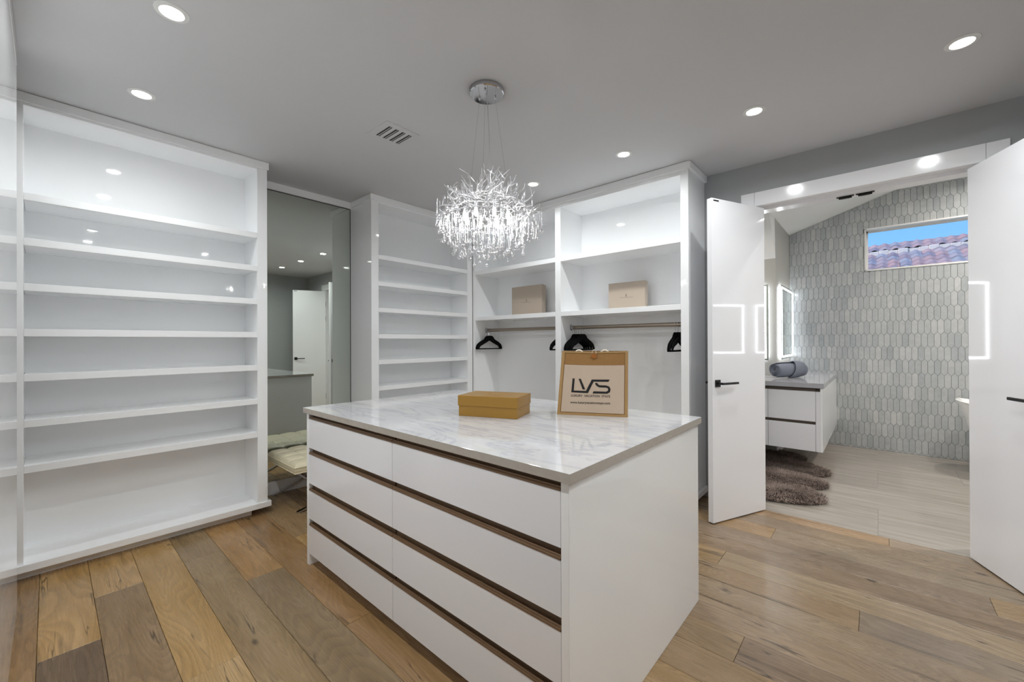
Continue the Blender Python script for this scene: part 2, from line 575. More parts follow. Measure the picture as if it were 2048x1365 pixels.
plane_box('wall_back', GREYWALL, -1.3, 3.79, -1.45, -1.35, 0, 2.80)
plane_box('wall_left', GREYWALL, -1.3, -1.2, -1.35, 4.15, 0, 2.80)
plane_box('wall_front', GREYWALL, -1.2, 3.93, 4.05, 4.15, 0, 2.80)
bm = bmesh.new()
bm_box(bm, 3.79, 3.93, 0.735, 4.05, 0, 2.90)
bm_box(bm, 3.79, 3.93, -2.8, -0.50, 0, 2.90)
bm_box(bm, 3.79, 3.93, -0.50, 0.735, 2.47, 2.90)
struct(finish(bm, 'wall_right', GREYWALL))
# closet ceiling with a recess-free slab
struct(box('ceiling', CEILM, None, -1.3, 3.79, -1.45, 4.15, CEIL, CEIL + 0.06))

# ---- wooden floor : base slab + planks as parts
floor = struct(box('floor', RUBBER, None, -1.3, 3.80, -1.45, 4.15, -0.05, -0.012))
TAN, GRY, BRN, LGT = (178, 142, 92), (150, 124, 90), (152, 120, 82), (184, 150, 102)
PITCHX, X0P = 0.1949, -0.038
known = {-2: ([2.2], [GRY, BRN]), -1: ([1.9], [BRN, BRN]), 0: ([2.66, 0.9], [TAN, (112, 92, 70), GRY]),
         1: ([3.11, 1.55], [TAN, (146, 120, 88), BRN]), 2: ([2.07, 0.2], [(176, 142, 92), (178, 146, 100), GRY]),
         3: ([3.2, 1.35], [(150, 126, 92), (150, 126, 92), TAN]), 4: ([2.68, 0.95], [(170, 132, 84), (142, 120, 90), BRN]),
         5: ([1.9, 0.2], [(152, 118, 78), BRN, GRY]), 10: ([0.458, -1.0], [GRY, (120, 100, 82), (160, 138, 112)]),
         11: ([1.3, -0.5], [BRN, (152, 130, 106), GRY]), 12: ([1.0, -0.9], [BRN, (158, 138, 112), GRY]), 13: ([0.07, -1.2], [(156, 128, 94), (146, 132, 116), GRY]),
         14: ([0.73, -0.9], [(170, 138, 92), (172, 150, 118), GRY]), 15: ([1.4, -0.6], [BRN, (144, 122, 98), GRY]),
         16: ([1.1, -0.435], [BRN, (138, 120, 102), (172, 142, 96)]), 17: ([0.55, -1.1], [(176, 142, 96), (158, 144, 124), GRY]),
         18: ([1.2, -0.9], [TAN, (150, 132, 110), BRN]), 19: ([-0.055], [(184, 150, 112), (164, 150, 134)])}
k = -6
while X0P + k * PITCHX < 3.79:
    xa = max(X0P + k * PITCHX, -1.2); xb = min(X0P + (k + 1) * PITCHX, 3.80)
    if k in known:
        js, cs = known[k]
    else:
        js = []; y = 4.05 - random.uniform(0.5, 1.9)
        while y > -1.2:
            js.append(y); y -= random.uniform(1.1, 1.9)
        cs = [random.choice((TAN, GRY, BRN, LGT, (160, 132, 96))) for _ in range(len(js) + 1)]
    ys = [4.05] + js + [-1.35]
    for i in range(len(ys) - 1):
        if xb - xa < 0.01:
            continue
        bm = bmesh.new()
        bm_box(bm, xa + 0.0007, xb - 0.0007, ys[i + 1] + 0.0007, ys[i] - 0.0007, -0.013, 0.0, bev=0.0011)
        p = finish(bm, 'plank', WOOD, floor)
        cc = cs[i]
        if k >= 9:
            cc = tuple(0.5 * a_ + 0.5 * m_ for a_, m_ in zip(cc, (136, 114, 90)))
        p.color = lin(cc)
    k += 1

# ---- bathroom shell
SL = (3.216 - 2.81) / (0.898 + 0.318)
tile_floor = struct(box('floor_bathroom', GROUT, None, 3.80, 6.95, -2.9, 2.5, -0.05, -0.006))
ft0 = None
for i, x in enumerate((3.80, 4.41, 5.02, 5.63, 6.24)):
    y = 2.4 - (0.6 if i % 2 else 0.0)
    ye = [2.4]
    while y > -2.8:
        y -= 1.2
        ye.append(max(y, -2.8))
    for a, b_ in zip(ye, ye[1:]):
        bm = bmesh.new(); bm_box(bm, x + 0.0006, min(x + 0.61, 6.79) - 0.0006, b_ + 0.0006, a - 0.0006, -0.008, 0.0)
        finish(bm, 'floor_tile', TRAV, tile_floor)
plane_box('wall_bath_left', GREYWALL, 3.93, 6.9, 2.4, 2.5, 0, 3.3)
plane_box('wall_bath_right', GREYWALL, 3.93, 6.9, -2.9, -2.8, 0, 3.3)
# tile wall backing with the window hole
WY0, WY1, WZ0, WZ1 = -1.30, 0.107, 2.222, 2.745
bm = bmesh.new()
bm_box(bm, 6.79, 6.95, WY1, 2.5, 0, 3.3)
bm_box(bm, 6.79, 6.95, -2.9, WY0, 0, 3.3)
bm_box(bm, 6.79, 6.95, WY0, WY1, 0, WZ0)
bm_box(bm, 6.79, 6.95, WY0, WY1, WZ1, 3.3)
tile_wall = struct(finish(bm, 'wall_bath_end', GROUT))
# ceiling of the bathroom
bm = bmesh.new()
cs = [(2.5, 2.81), (0.898, 2.81), (-0.318, 3.216), (-2.9, 3.216), (-2.9, 3.30), (2.5, 3.30)]
bm_prism(bm, cs, lambda u, v, h: (h, u, v), 3.93, 6.95)
struct(finish(bm, 'ceiling_bathroom', WHITEP))
bm = bmesh.new()
bm_box(bm, 3.79, 3.93, -2.9, 4.15, 2.90, 3.35)
struct(finish(bm, 'wall_header', GREYWALL))
# alcove wall block beside the vanity
bm = bmesh.new()
bm_prism(bm, [(5.74, 0), (6.79, 0), (6.79, 2.83), (5.70, 2.83), (5.74, 2.336)], lambda u, v, h: (u, h, v), 0.898, 2.4)
struct(finish(bm, 'wall_alcove', pmat('grey_bathroom_paint', (168, 167, 162), rough=0.6, bump=0.1, bscale=200)))
bm = bmesh.new()
bm_prism(bm, [(5.395, 2.812), (5.735, 2.336), (5.745, 2.336), (5.745, 2.812)], lambda u, v, h: (u, h, v), 0.8985, 2.4)
struct(finish(bm, 'ceiling_soffit', WHITEP))

# ---- picket tiles
TW, TS, TP = 0.0535, 0.127, 0.030     # width, straight side, point height
ROWP = TS + TP


def clip(poly, nx, ny, d):
    out_ = []
    for i in range(len(poly)):
        a, b = poly[i], poly[(i + 1) % len(poly)]
        da = a[0] * nx + a[1] * ny - d; db = b[0] * nx + b[1] * ny - d
        if da <= 0: out_.append(a)
        if (da < 0) != (db < 0) and abs(da - db) > 1e-12:
            t = da / (da - db)
            out_.append((a[0] + (b[0] - a[0]) * t, a[1] + (b[1] - a[1]) * t))
    return out_


tiles = []
r_i = 0
z = -0.06
while z < 3.3:
    y = 0.95 - (TW / 2 if r_i % 2 else 0)
    while y > -2.85:
        hw = TW / 2 - 0.0011
        hs_ = TS / 2 - 0.0004
        tp = TP - 0.0004
        poly = [(y - hw, z - hs_), (y, z - hs_ - tp), (y + hw, z - hs_), (y + hw, z + hs_), (y, z + hs_ + tp), (y - hw, z + hs_)]
        poly = clip(poly, 1, 0, 0.897)
        poly = clip(poly, -1, 0, 2.798) if poly else poly
        poly = clip(poly, 0, -1, -0.002) if poly else poly
        # ceiling slope z <= 2.81 + SL*(0.898 - y), and the flat part
        if poly: poly = clip(poly, SL, 1, 2.81 + SL * 0.898)
        if poly: poly = clip(poly, 0, 1, 3.214)
        if poly:
            wy0, wy1, wz0, wz1 = WY0 - 0.004, WY1 + 0.004, WZ0 - 0.004, WZ1 + 0.004
            cy = sum(p[0] for p in poly) / len(poly); cz = sum(p[1] for p in poly) / len(poly)
            if any(wy0 < p[0] < wy1 and wz0 < p[1] < wz1 for p in poly) or (wy0 < cy < wy1 and wz0 < cz < wz1):
                opts = [(cy - wy1, (-1, 0, -wy1)), (wy0 - cy, (1, 0, wy0)), (cz - wz1, (0, -1, -wz1)), (wz0 - cz, (0, 1, wz0))]
                opts.sort(key=lambda q: -q[0])
                poly = clip(poly, *opts[0][1])
        if poly and len(poly) >= 3:
            ar = abs(sum(poly[i][0] * poly[(i + 1) % len(poly)][1] - poly[(i + 1) % len(poly)][0] * poly[i][1] for i in range(len(poly)))) / 2
            if ar > 1e-4:
                tiles.append((y, z, poly))
        y -= TW
    z += ROWP
    r_i += 1


def tile_geo(bm, poly):
    cy = sum(p[0] for p in poly) / len(poly); cz = sum(p[1] for p in poly) / len(poly)
    X = 6.79
    o = [bm.verts.new((X, a, b)) for a, b in poly]
    s = [bm.verts.new((X - 0.0045, a, b)) for a, b in poly]
    tilt = random.uniform(-0.02, 0.02); tilt2 = random.uniform(-0.006, 0.006)
    t = [bm.verts.new((X - 0.0062 + (a - cy) * tilt + (b - cz) * tilt2, cy + (a - cy) * 0.95, cz + (b - cz) * 0.97)) for a, b in poly]
    n = len(poly)
    for i in range(n):
        j = (i + 1) % n
        bm.faces.new((o[i], o[j], s[j], s[i])); bm.faces.new((s[i], s[j], t[j], t[i]))
    bm.faces.new(t)


vis = [t for t in tiles if -0.84 < t[0] < 0.90 and not (t[0] > 0.40 and 0.25 < t[1] < 0.98)]
vis.sort(key=lambda t: t[0])
single = set(id(t) for t in vis[:300])
rest = bmesh.new()
for t in tiles:
    if id(t) in single:
        bm = bmesh.new(); tile_geo(bm, t[2]); finish(bm, 'picket_tile', PICKET, tile_wall)
    else:
        tile_geo(rest, t[2])
tag(finish(rest, 'picket_tiles', PICKET, tile_wall), None, None, kind='stuff')

# ---- window
win = thing('window_1', '', '', (6.86, -0.6, 2.22))
del win['label']; del win['category']
struct(win)
bm = bmesh.new()
for b_ in ((6.776, 6.95, WY0, WY1, WZ0 - 0.004, WZ0 + 0.012), (6.776, 6.95, WY0, WY1, WZ1 - 0.012, WZ1 + 0.004),
           (6.776, 6.95, WY1 - 0.012, WY1 + 0.004, WZ0, WZ1), (6.776, 6.95, WY0 - 0.004, WY0 + 0.012, WZ0, WZ1)):
    bm_box(bm, *b_)
finish(bm, 'window_reveal', PLASTIC, win)
bm = bmesh.new()
for b_ in ((6.90, 6.93, WY0, WY1, WZ0 + 0.012, WZ0 + 0.030), (6.90, 6.93, WY0, WY1, WZ1 - 0.030, WZ1 - 0.012),
           (6.90, 6.93, WY1 - 0.030, WY1 - 0.012, WZ0 + .012, WZ1 - .012), (6.90, 6.93, WY0 + .012, WY0 + 0.030, WZ0 + .012, WZ1 - .012)):
    bm_box(bm, *b_)
finish(bm, 'window_frame', PLASTIC, win)
finish((lambda b_: (bm_box(b_, 6.912, 6.918, WY0 + 0.03, WY1 - 0.03, WZ0 + 0.03, WZ1 - 0.03), b_)[1])(bmesh.new()), 'window_pane', PANE, win)

# ---- door casing, jambs
bm = bmesh.new()
bm_box(bm, 3.768, 3.79, 0.733, 0.828, 0, 2.546, bev=0.002)
finish_l = struct(finish(bm, 'trim_1', TRIMW))
bm = bmesh.new(); bm_box(bm, 3.768, 3.79, -0.596, -0.501, 0, 2.546, bev=0.002)
struct(finish(bm, 'trim_2', TRIMW))
bm = bmesh.new(); bm_box(bm, 3.768, 3.79, -0.4995, 0.7315, 2.435, 2.546, bev=0.002)
struct(finish(bm, 'trim_3', TRIMW))
bm = bmesh.new()   # jamb lining with a stop rebate
bm_box(bm, 3.772, 3.955, -0.50, 0.735, 2.437, 2.47)
bm_box(bm, 3.845, 3.955, -0.48, 0.725, 2.412, 2.437)
bm_box(bm, 3.772, 3.955, 0.718, 0.735, 0, 2.437)
bm_box(bm, 3.845, 3.955, 0.704, 0.718, 0, 2.425)
bm_box(bm, 3.772, 3.955, -0.50, -0.472, 0, 2.437)
bm_box(bm, 3.845, 3.955, -0.472, -0.457, 0, 2.425)
struct(finish(bm, 'trim_4', TRIMW))
for i, (ya, yb) in enumerate(((0.125, 0.213), (0.013, 0.103))):
    t = thing('door_catch', ('left' if i == 0 else 'right') + ' one of two black catches under the doorway head', 'catch', (3.885, (ya + yb) / 2, 2.412), group='door catches')
    box('catch_plate', BLACK, t, 3.873, 3.897, ya - 0.006, yb + 0.006, 2.407, 2.412)
    box('catch_body', BLACK, t, 3.878, 3.892, ya + 0.006, yb - 0.006, 2.395, 2.407, bev=0.002)
    box('catch_roller', CHROME, t, 3.882, 3.888, ya + 0.02, yb - 0.02, 2.391, 2.396, bev=0.001)


# ---- doors
def door(name, hinge, free, side):
    """hinge, free: 2-D ends of the seen face; side = +1 thickness on the left of hinge->free"""
    hx, hy = hinge; fx, fy = free
    L_ = math.hypot(fx - hx, fy - hy)
    ang = math.atan2(fy - hy, fx - hx)
    root = bpy.data.objects.new(name, None); COL.objects.link(root)
    root.location = (hx, hy, 0); root.rotation_euler = (0, 0, ang)
    struct(root)
    th = 0.042 * side
    y0, y1 = min(0, th), max(0, th)
    bm = bmesh.new(); bm_box(bm, 0.0, L_, y0, y1, 0.009, 2.41, bev=0.0015)
    finish(bm, 'door_leaf', DOORW, root, world=False)
    for s in (0, 1):
        yy = 0.0 if s == 0 else th
        dirn = (-1 if side > 0 else 1) * (1 if s == 0 else -1)
        h = bmesh.new()
        bm_box(h, L_ - 0.078, L_ - 0.026, min(yy, yy + dirn * 0.008), max(yy, yy + dirn * 0.008), 1.012, 1.064, bev=0.0015)
        bm_box(h, L_ - 0.060, L_ - 0.044, min(yy, yy + dirn * 0.05), max(yy, yy + dirn * 0.05), 1.03, 1.046, bev=0.001)
        bm_box(h, L_ - 0.215, L_ - 0.044, min(yy + dirn * 0.042, yy + dirn * 0.056), max(yy + dirn * 0.042, yy + dirn * 0.056), 1.03, 1.046, bev=0.002)
        finish(h, 'door_handle', BLACK, root, world=False)
    h = bmesh.new()
    ya = 0.0 if side > 0 else 0.0
    dirn = -1 if side > 0 else 1
    bm_box(h, L_ - 0.075, L_ - 0.018, min(0, dirn * 0.0015), max(0, dirn * 0.0015), 2.388, 2.398, bev=0.0005)
    finish(h, 'strike_plate', BLACK, root, world=False)
    for zc in (0.25, 1.85, 2.15):
        h = bmesh.new()
        bm_box(h, 0.002, 0.03, th - 0.002 if th > 0 else th - 0.004, th + 0.004 if th > 0 else th + 0.002, zc - 0.05, zc + 0.05, bev=0.001)
        bm_tube(h, [(0.0, th * 1.08, zc - 0.05), (0.0, th * 1.08, zc + 0.05)], 0.007, 8)
        finish(h, 'hinge', BLACK, root, world=False)
    return root


door('door_1', (3.785, 0.667), (3.238, 0.905), -1)
door('door_2', (3.777, -0.424), (3.225, -0.650), 1)

# ---- light switch on the wall behind the left door
t = thing('light_switch', 'white light switch plate on the grey wall behind the left door', 'switch', (3.785, 1.02, 1.10))
box('switch_plate', PLASTIC, t, 3.783, 3.79, 0.945, 1.085, 1.085, 1.2, bev=0.002)
for y in (0.965, 1.025):
    box('rocker', PLASTIC, t, 3.779, 3.784, y, y + 0.036, 1.11, 1.175, bev=0.002)

# ================================================================== CABINETS
SHZ = (2.172, 1.913, 1.654, 1.394, 1.136, 0.873, 0.613)
ST = 0.042
t = thing('open_shelving', 'tall white glossy open shelving unit with seven shelves at left', 'shelving', (0.5, 3.85, 0))
box('side_panel', GLOSS, t, 1.080, 1.150, 3.62, 4.048, 0.10, 2.725, bev=0.001)
box('side_panel', GLOSS, t, -0.17, -0.098, 3.62, 4.048, 0.10, 2.725, bev=0.001)
box('back_panel', GLOSS, t, -0.098, 1.080, 3.93, 4.048, 0.10, 2.725)
box('top_panel', GLOSS, t, -0.098, 1.080, 3.62, 3.93, 2.712, 2.725)
for z in SHZ:
    box('shelf', GLOSS, t, -0.0975, 1.0795, 3.62, 3.93, z, z + ST, bev=0.001)
box('crown', GLOSS, t, -0.17, 1.160, 3.606, 4.048, 2.7255, CEIL - 0.002, bev=0.002)
box('base_board', GLOSS, t, -0.17, 1.172, 3.602, 4.048, 0.057, 0.0995, bev=0.002)
box('plinth', GLOSS, t, -0.17, 1.053, 3.675, 4.048, 0.001, 0.0565)

t = thing('corner_shelving', 'white glossy shelving unit right of the mirror with six thin shelves', 'shelving', (2.7, 3.85, 0))
box('side_panel', GLOSS, t, 2.050, 2.127, 3.62, 4.048, 0.10, 2.725, bev=0.001)
box('side_panel', GLOSS, t, 3.285, 3.364, 3.62, 4.048, 0.10, 2.725, bev=0.001)
box('back_panel', GLOSS, t, 2.127, 3.285, 3.93, 4.048, 0.10, 2.725)
box('top_panel', GLOSS, t, 2.127, 3.285, 3.62, 3.93, 2.712, 2.725)
for z in (2.166, 1.906, 1.648, 1.390, 1.138, 0.882, 0.615):
    box('shelf', GLOSS, t, 2.1275, 3.2845, 3.62, 3.93, z, z + ST, bev=0.001)
box('crown', GLOSS, t, 2.036, 3.350, 3.606, 4.048, 2.7255, CEIL - 0.002, bev=0.002)
box('base_board', GLOSS, t, 2.030, 3.350, 3.602, 4.048, 0.057, 0.0995, bev=0.002)
box('plinth', GLOSS, t, 2.10, 3.350, 3.675, 4.048, 0.001, 0.0565)

t = thing('hanging_cabinet', 'white glossy hanging cabinet of two open bays beside the doorway', 'cabinet', (3.57, 2.3, 0))
RX0, RX1 = 3.37, 3.78
box('side_panel', GLOSS, t, RX0, 3.786, 1.115, 1.177, 0.10, 2.725, bev=0.001)
box('side_panel', GLOSS, t, RX0, RX1, 3.578, 3.6195, 0.10, 2.725, bev=0.001)
box('divider', GLOSS, t, RX0, 3.76, 2.344, 2.411, 0.10, 2.6895, bev=0.001)
box('back_panel', GLOSS, t, 3.76, 3.786, 1.177, 3.578, 0.10, 2.725)
box('top_panel', GLOSS, t, RX0, 3.76, 1.177, 3.578, 2.690, 2.725)
for ya, yb in ((1.1775, 2.3435), (2.4115, 3.5775)):
    box('shelf', GLOSS, t, RX0, 3.76, ya, yb, 2.150, 2.196, bev=0.001)
    box('shelf', GLOSS, t, RX0, 3.76, ya, yb, 1.606, 1.651, bev=0.001)
    box('floor_panel', GLOSS, t, RX0, 3.76, ya, yb, 0.10, 0.118)
box('crown', GLOSS, t, 3.352, 3.788, 1.094, 3.604, 2.7255, CEIL - 0.002, bev=0.002)
box('base_board', GLOSS, t, 3.352, 3.788, 1.094, 3.601, 0.057, 0.0995, bev=0.002)
box('plinth', GLOSS, t, 3.43, 3.788, 1.15, 3.60, 0.001, 0.0565)

# rods
for i, (ya, yb) in enumerate(((2.412, 3.577), (1.178, 2.343))):
    t = thing('clothes_rod', ('champagne metal clothes rod in the left hanging bay' if i == 0 else 'champagne metal clothes rod in the right hanging bay'), 'rod', (3.57, (ya + yb) / 2, 1.48), group='clothes rods')
    bm = bmesh.new()
    poly = [(0.0115 * math.cos(a), 0.0185 * math.sin(a)) for a in [2 * math.pi * k / 16 for k in range(16)]]
    bm_prism(bm, poly, lambda u, v, h: (3.553 + u, h, 1.495 + v), ya + 0.028, yb - 0.028)
    finish(bm, 'rod', RODM, t, smooth=True)
    for a, b_ in ((ya, ya + 0.004), (yb - 0.004, yb)):
        bm = bmesh.new()
        poly = [(0.022 * math.cos(q), 0.036 * math.sin(q)) for q in [2 * math.pi * k / 16 for k in range(16)]]
        bm_prism(bm, poly, lambda u, v, h: (3.553 + u, h, 1.495 + v), a, b_)
        s0, s1 = (b_, b_ + 0.022) if a == ya else (a - 0.022, a)
        poly = [(0.015 * math.cos(q), 0.023 * math.sin(q)) for q in [2 * math.pi * k / 16 for k in range(16)]]
        bm_prism(bm, poly, lambda u, v, h: (3.553 + u, h, 1.495 + v), s0, s1)
        finish(bm, 'rod_socket', CHROME, t, smooth=True)


# hangers ---------------------------------------------------------------
def hanger_proto():
    root = thing('clothes_hanger', 'x', 'hanger', (0, 0, 0))
    # body outline in local x (width) z (height), bottom bar z = 0; thickness in y
    def arc(pts, n=5):
        return pts
    half_out = [(0.0, 0.165), (0.030, 0.164), (0.052, 0.150), (0.075, 0.122), (0.150, 0.086), (0.186, 0.060), (0.202, 0.030), (0.204, 0.008), (0.196, 0.0)]
    half_in = [(0.0, 0.116), (0.022, 0.101), (0.098, 0.066), (0.156, 0.041), (0.173, 0.025), (0.179, 0.013)]
    outer = half_out + [(-x, z) for x, z in half_out[::-1][:-1]]
    inner = half_in + [(-x, z) for x, z in half_in[::-1][:-1]]
    bm = bmesh.new()
    T = 0.0035

    def ring_faces():
        # match each outer vertex to nearest inner vertex fan using a bridged strip
        for sgn in (1, -1):
            ho = [(sgn * x, z) for x, z in half_out]; hi = [(sgn * x, z) for x, z in half_in]
            # strip along the arm
            pairs = [(0, 0), (1, 0), (2, 1), (3, 1), (4, 2), (5, 3), (6, 4), (7, 5), (8, 5)]
            for s in (-T, T):
                for (a, b_), (c, d) in zip(pairs, pairs[1:]):
                    vs = [ho[a], ho[c], hi[d]] + ([hi[b_]] if b_ != d else [])
                    bm.faces.new([bm.verts.new((x, s, z)) for x, z in vs])
            for seq in (ho, hi):
                for p, q in zip(seq, seq[1:]):
                    bm.faces.new([bm.verts.new(v) for v in ((p[0], -T, p[1]), (q[0], -T, q[1]), (q[0], T, q[1]), (p[0], T, p[1]))])
    ring_faces()
    bm_box(bm, -0.196, 0.196, -T, T, 0.0, 0.013)
    bmesh.ops.remove_doubles(bm, verts=bm.verts, dist=0.0001)
    finish(bm, 'hanger_body', VELVET, root, world=False)
    bm = bmesh.new()
    pts = [(0, 0, 0.16), (0, 0, 0.205)]
    R_ = 0.023
    zc = 0.205 + R_
    for a in range(-90, 160, 22):
        pts.append((R_ * math.cos(math.radians(a)), 0, zc + R_ * math.sin(math.radians(a))))
    bm_tube(bm, pts, 0.0018, 6)
    finish(bm, 'hook', CHROME, root, smooth=True, world=False)
    return root


hp = hanger_proto()
hz = 1.495 + 0.0185 + 0.002 - (0.205 + 2 * 0.023) 
spots = []
spots += [('left', 3.532, -0.05), ('left', 3.506, -0.02)]
spots += [('mid_l', 2.475, 0.06), ('mid_l', 2.452, 0.02)]
spots += [('mid_r', 2.298, 0.04), ('mid_r', 2.274, 0.03), ('mid_r', 2.252, 0.0), ('mid_r', 2.226, -0.03), ('mid_r', 2.200, -0.05)]
spots += [('right', 1.285, 0.04), ('right', 1.262, 0.0), ('right', 1.232, -0.05)]
lab = {('left', 0): 'black velvet hanger nearest the corner in the left bay', ('left', 1): 'black velvet hanger second from the corner in the left bay',
       ('mid_l', 0): 'black velvet hanger at the right end of the left bay, left of its pair', ('mid_l', 1): 'black velvet hanger closest to the divider in the left bay',
       ('mid_r', 0): 'first black hanger right of the divider in the right bay', ('mid_r', 1): 'second black hanger right of the divider in the right bay',
       ('mid_r', 2): 'middle of five black hangers above the tote bag', ('mid_r', 3): 'fourth of five black hangers above the tote bag',
       ('mid_r', 4): 'rightmost of five black hangers above the tote bag',
       ('right', 0): 'leftmost of three black hangers at the doorway end of the rod', ('right', 1): 'middle of three black hangers at the doorway end of the rod',
       ('right', 2): 'rightmost of three black hangers at the doorway end of the rod'}
cnt = {}
for i, (g, y, rz) in enumerate(spots):
    o = hp if i == 0 else copy_tree(hp)
    j = cnt.get(g, 0); cnt[g] = j + 1
    o.location = (3.548, y, hz); o.rotation_euler = (0, 0, rz)
    o['label'] = lab[(g, j)]; o['group'] = 'black velvet hangers on the rods'

# beige boxes -----------------------------------------------------------
def beige_box(y0, y1, ztop, label):
    xf = 3.60; k_ = xf / 3.69
    ya, yb = y0 * k_, y1 * k_
    zt = 1.35 + (ztop - 1.35) * k_
    t = thing('gift_box', label, 'box', (xf + 0.035, (ya + yb) / 2, 1.651), group='beige boxes on the upper shelf')
    zb = 1.6515
    box('box_base', BEIGEBOX, t, xf + 0.038, xf + 0.075, yb + 0.003, ya - 0.003, zb + 0.002, zt - 0.003, bev=0.001)
    box('box_lid', BEIGEBOX, t, xf, xf + 0.040, yb, ya, zb, zt, bev=0.0015)
    yc = (ya + yb) / 2; zc = zb + (zt - zb) * 0.46
    bm = bmesh.new()
    for dz, rr in ((0.022, 0.0055), (0.010, 0.0065)):
        poly = [(rr * math.cos(a), rr * 1.1 * math.sin(a)) for a in [2 * math.pi * q / 10 for q in range(10)]]
        bm_prism(bm, poly, lambda u, v, h: (h, yc + u, zc + dz + v), xf - 0.0004, xf)
    for q in range(11):
        yy = yc + 0.06 - q * 0.012
        bm_box(bm, xf - 0.0004, xf, yy - 0.004, yy + 0.004, zc - 0.006, zc - 0.002)
    finish(bm, 'emblem', BOXPRINT, t)


beige_box(3.277, 2.823, 2.003, 'beige flat box standing on the upper shelf of the left bay')
beige_box(1.992, 1.617, 1.924, 'shorter beige box standing on the upper shelf of the right bay')

# wall mirror ------------------------------------------------------------
t = thing('wall_mirror', 'tall frameless mirror between the two white shelving units', 'mirror', (1.6, 4.035, 0.12))
box('mirror_glass', MIRROR, t, 1.1545, 2.0455, 4.030, 4.036, 0.118, 2.712)
bm = bmesh.new()
bm_box(bm, 1.1515, 1.1545, 4.026, 4.045, 0.118, 2.716); bm_box(bm, 2.0455, 2.0485, 4.026, 4.045, 0.118, 2.716)
bm_box(bm, 1.1515, 2.0485, 4.026, 4.045, 2.712, 2.716)
finish(bm, 'mirror_edge', RUBBER, t)
struct(box('trim_6', GLOSS, None, 1.151, 2.049, 4.010, 4.05, 2.717, CEIL - 0.001))
struct(box('baseboard_front', TRIMW, None, 1.151, 2.049, 4.022, 4.05, 0.0, 0.116, bev=0.002))
struct(box('baseboard_right', TRIMW, None, 3.776, 3.79, 0.83, 1.09, 0.0, 0.12, bev=0.002))
struct(box('baseboard_alcove', TRIMW, None, 5.745, 6.775, 0.884, 0.897, 0.0, 0.11, bev=0.002))
struct(box('baseboard_back', TRIMW, None, -1.2, 3.79, -1.35, -1.336, 0.0, 0.12, bev=0.002))

# tall glossy cabinet at the far left edge of the picture
t = thing('tall_cabinet', 'tall closed white glossy cabinet cut off by the left picture edge', 'cabinet', (-0.45, 2.0, 0))
box('cabinet_door', GLOSS, t, -0.125, -0.105, 2.06, 3.118, 0.065, 2.70, bev=0.001)
box('cabinet_door', GLOSS, t, -0.125, -0.105, 1.00, 2.055, 0.065, 2.70, bev=0.001)
box('cabinet_body', GLOSS, t, -0.60, -0.127, 1.00, 3.12, 0.065, 2.70)
box('plinth', GLOSS, t, -0.60, -0.110, 1.00, 3.12, 0.001, 0.062, bev=0.001)
box('crown', GLOSS, t, -0.60, -0.104, 1.00, 3.12, 2.704, CEIL - 0.002, bev=0.002)

# ================================================================== ISLAND
t = thing('kitchen_island', 'white glossy closet island with eight drawers and bronze pull channels', 'island', (1.65, 1.65, 0))
t.name = 'closet_island'
IX0, IX1, IY0, IY1 = 1.045, 2.245, 0.70, 2.61
box('end_panel', GLOSS, t, IX0, IX1, IY0, IY0 + 0.030, 0.001, 0.922, bev=0.001)
box('end_panel', GLOSS, t, IX0, IX1, IY1 - 0.030, IY1, 0.001, 0.922, bev=0.001)
box('back_panel', GLOSS, t, IX1 - 0.02, IX1, IY0 + 0.03, IY1 - 0.03, 0.001, 0.922)
box('carcass', GLOSS_FRONT, t, IX0 + 0.045, IX1 - 0.02, IY0 + 0.0305, IY1 - 0.0305, 0.072, 0.9215)
box('kickboard', TRIMW, t, IX0 + 0.06, IX0 + 0.078, IY0 + 0.0305, IY1 - 0.0305, 0.001, 0.0715)
YS = 1.668
for (ya, yb) in ((IY0 + 0.0315, YS - 0.0015), (YS + 0.0015, IY1 - 0.0315)):
    for zt, zb, ch in ((0.889, 0.713, 0.9215), (0.675, 0.498, 0.713), (0.455, 0.285, 0.498), (0.245, 0.072, 0.285)):
        d = box('drawer', GLOSS_FRONT, t, IX0 + 0.0005, IX0 + 0.0195, ya, yb, zb + 0.0005, zt, bev=0.001)
        bm = bmesh.new()   # J-profile bronze pull: back, trough, lip
        bm_box(bm, IX0 + 0.020, IX0 + 0.0445, ya + 0.004, yb - 0.006, zt + 0.010, ch - 0.0005)
        bm_box(bm, IX0 + 0.002, IX0 + 0.0445, ya, yb, zt + 0.0008, zt + 0.010)
        finish(bm, 'pull_channel', BRONZE_D, d)
        bm = bmesh.new()
        bm_box(bm, IX0 - 0.001, IX0 + 0.003, ya, yb, zt + 0.0006, zt + 0.0085, bev=0.0006)
        bm_box(bm, IX0 + 0.0035, IX0 + 0.0075, ya, yb, zt + 0.0095, zt + 0.0155, bev=0.0006)
        finish(bm, 'pull_lip', BRONZE, d)
EDGE = pmat('marble_cut_edge', (178, 170, 160), rough=0.25, noise=0.09, nscale=45)
bm = bmesh.new(); bm_box(bm, 1.032, 2.262, 0.688, 2.632, 0.9225, 0.954, bev=0.0008)
bm.normal_update()
for f in bm.faces:
    if abs(f.normal.z) < 0.3:
        f.material_index = 1
t2 = finish(bm, 'marble_worktop', [MARBLE, EDGE])
tag(t2, 'grey veined white marble worktop on the island', 'worktop')

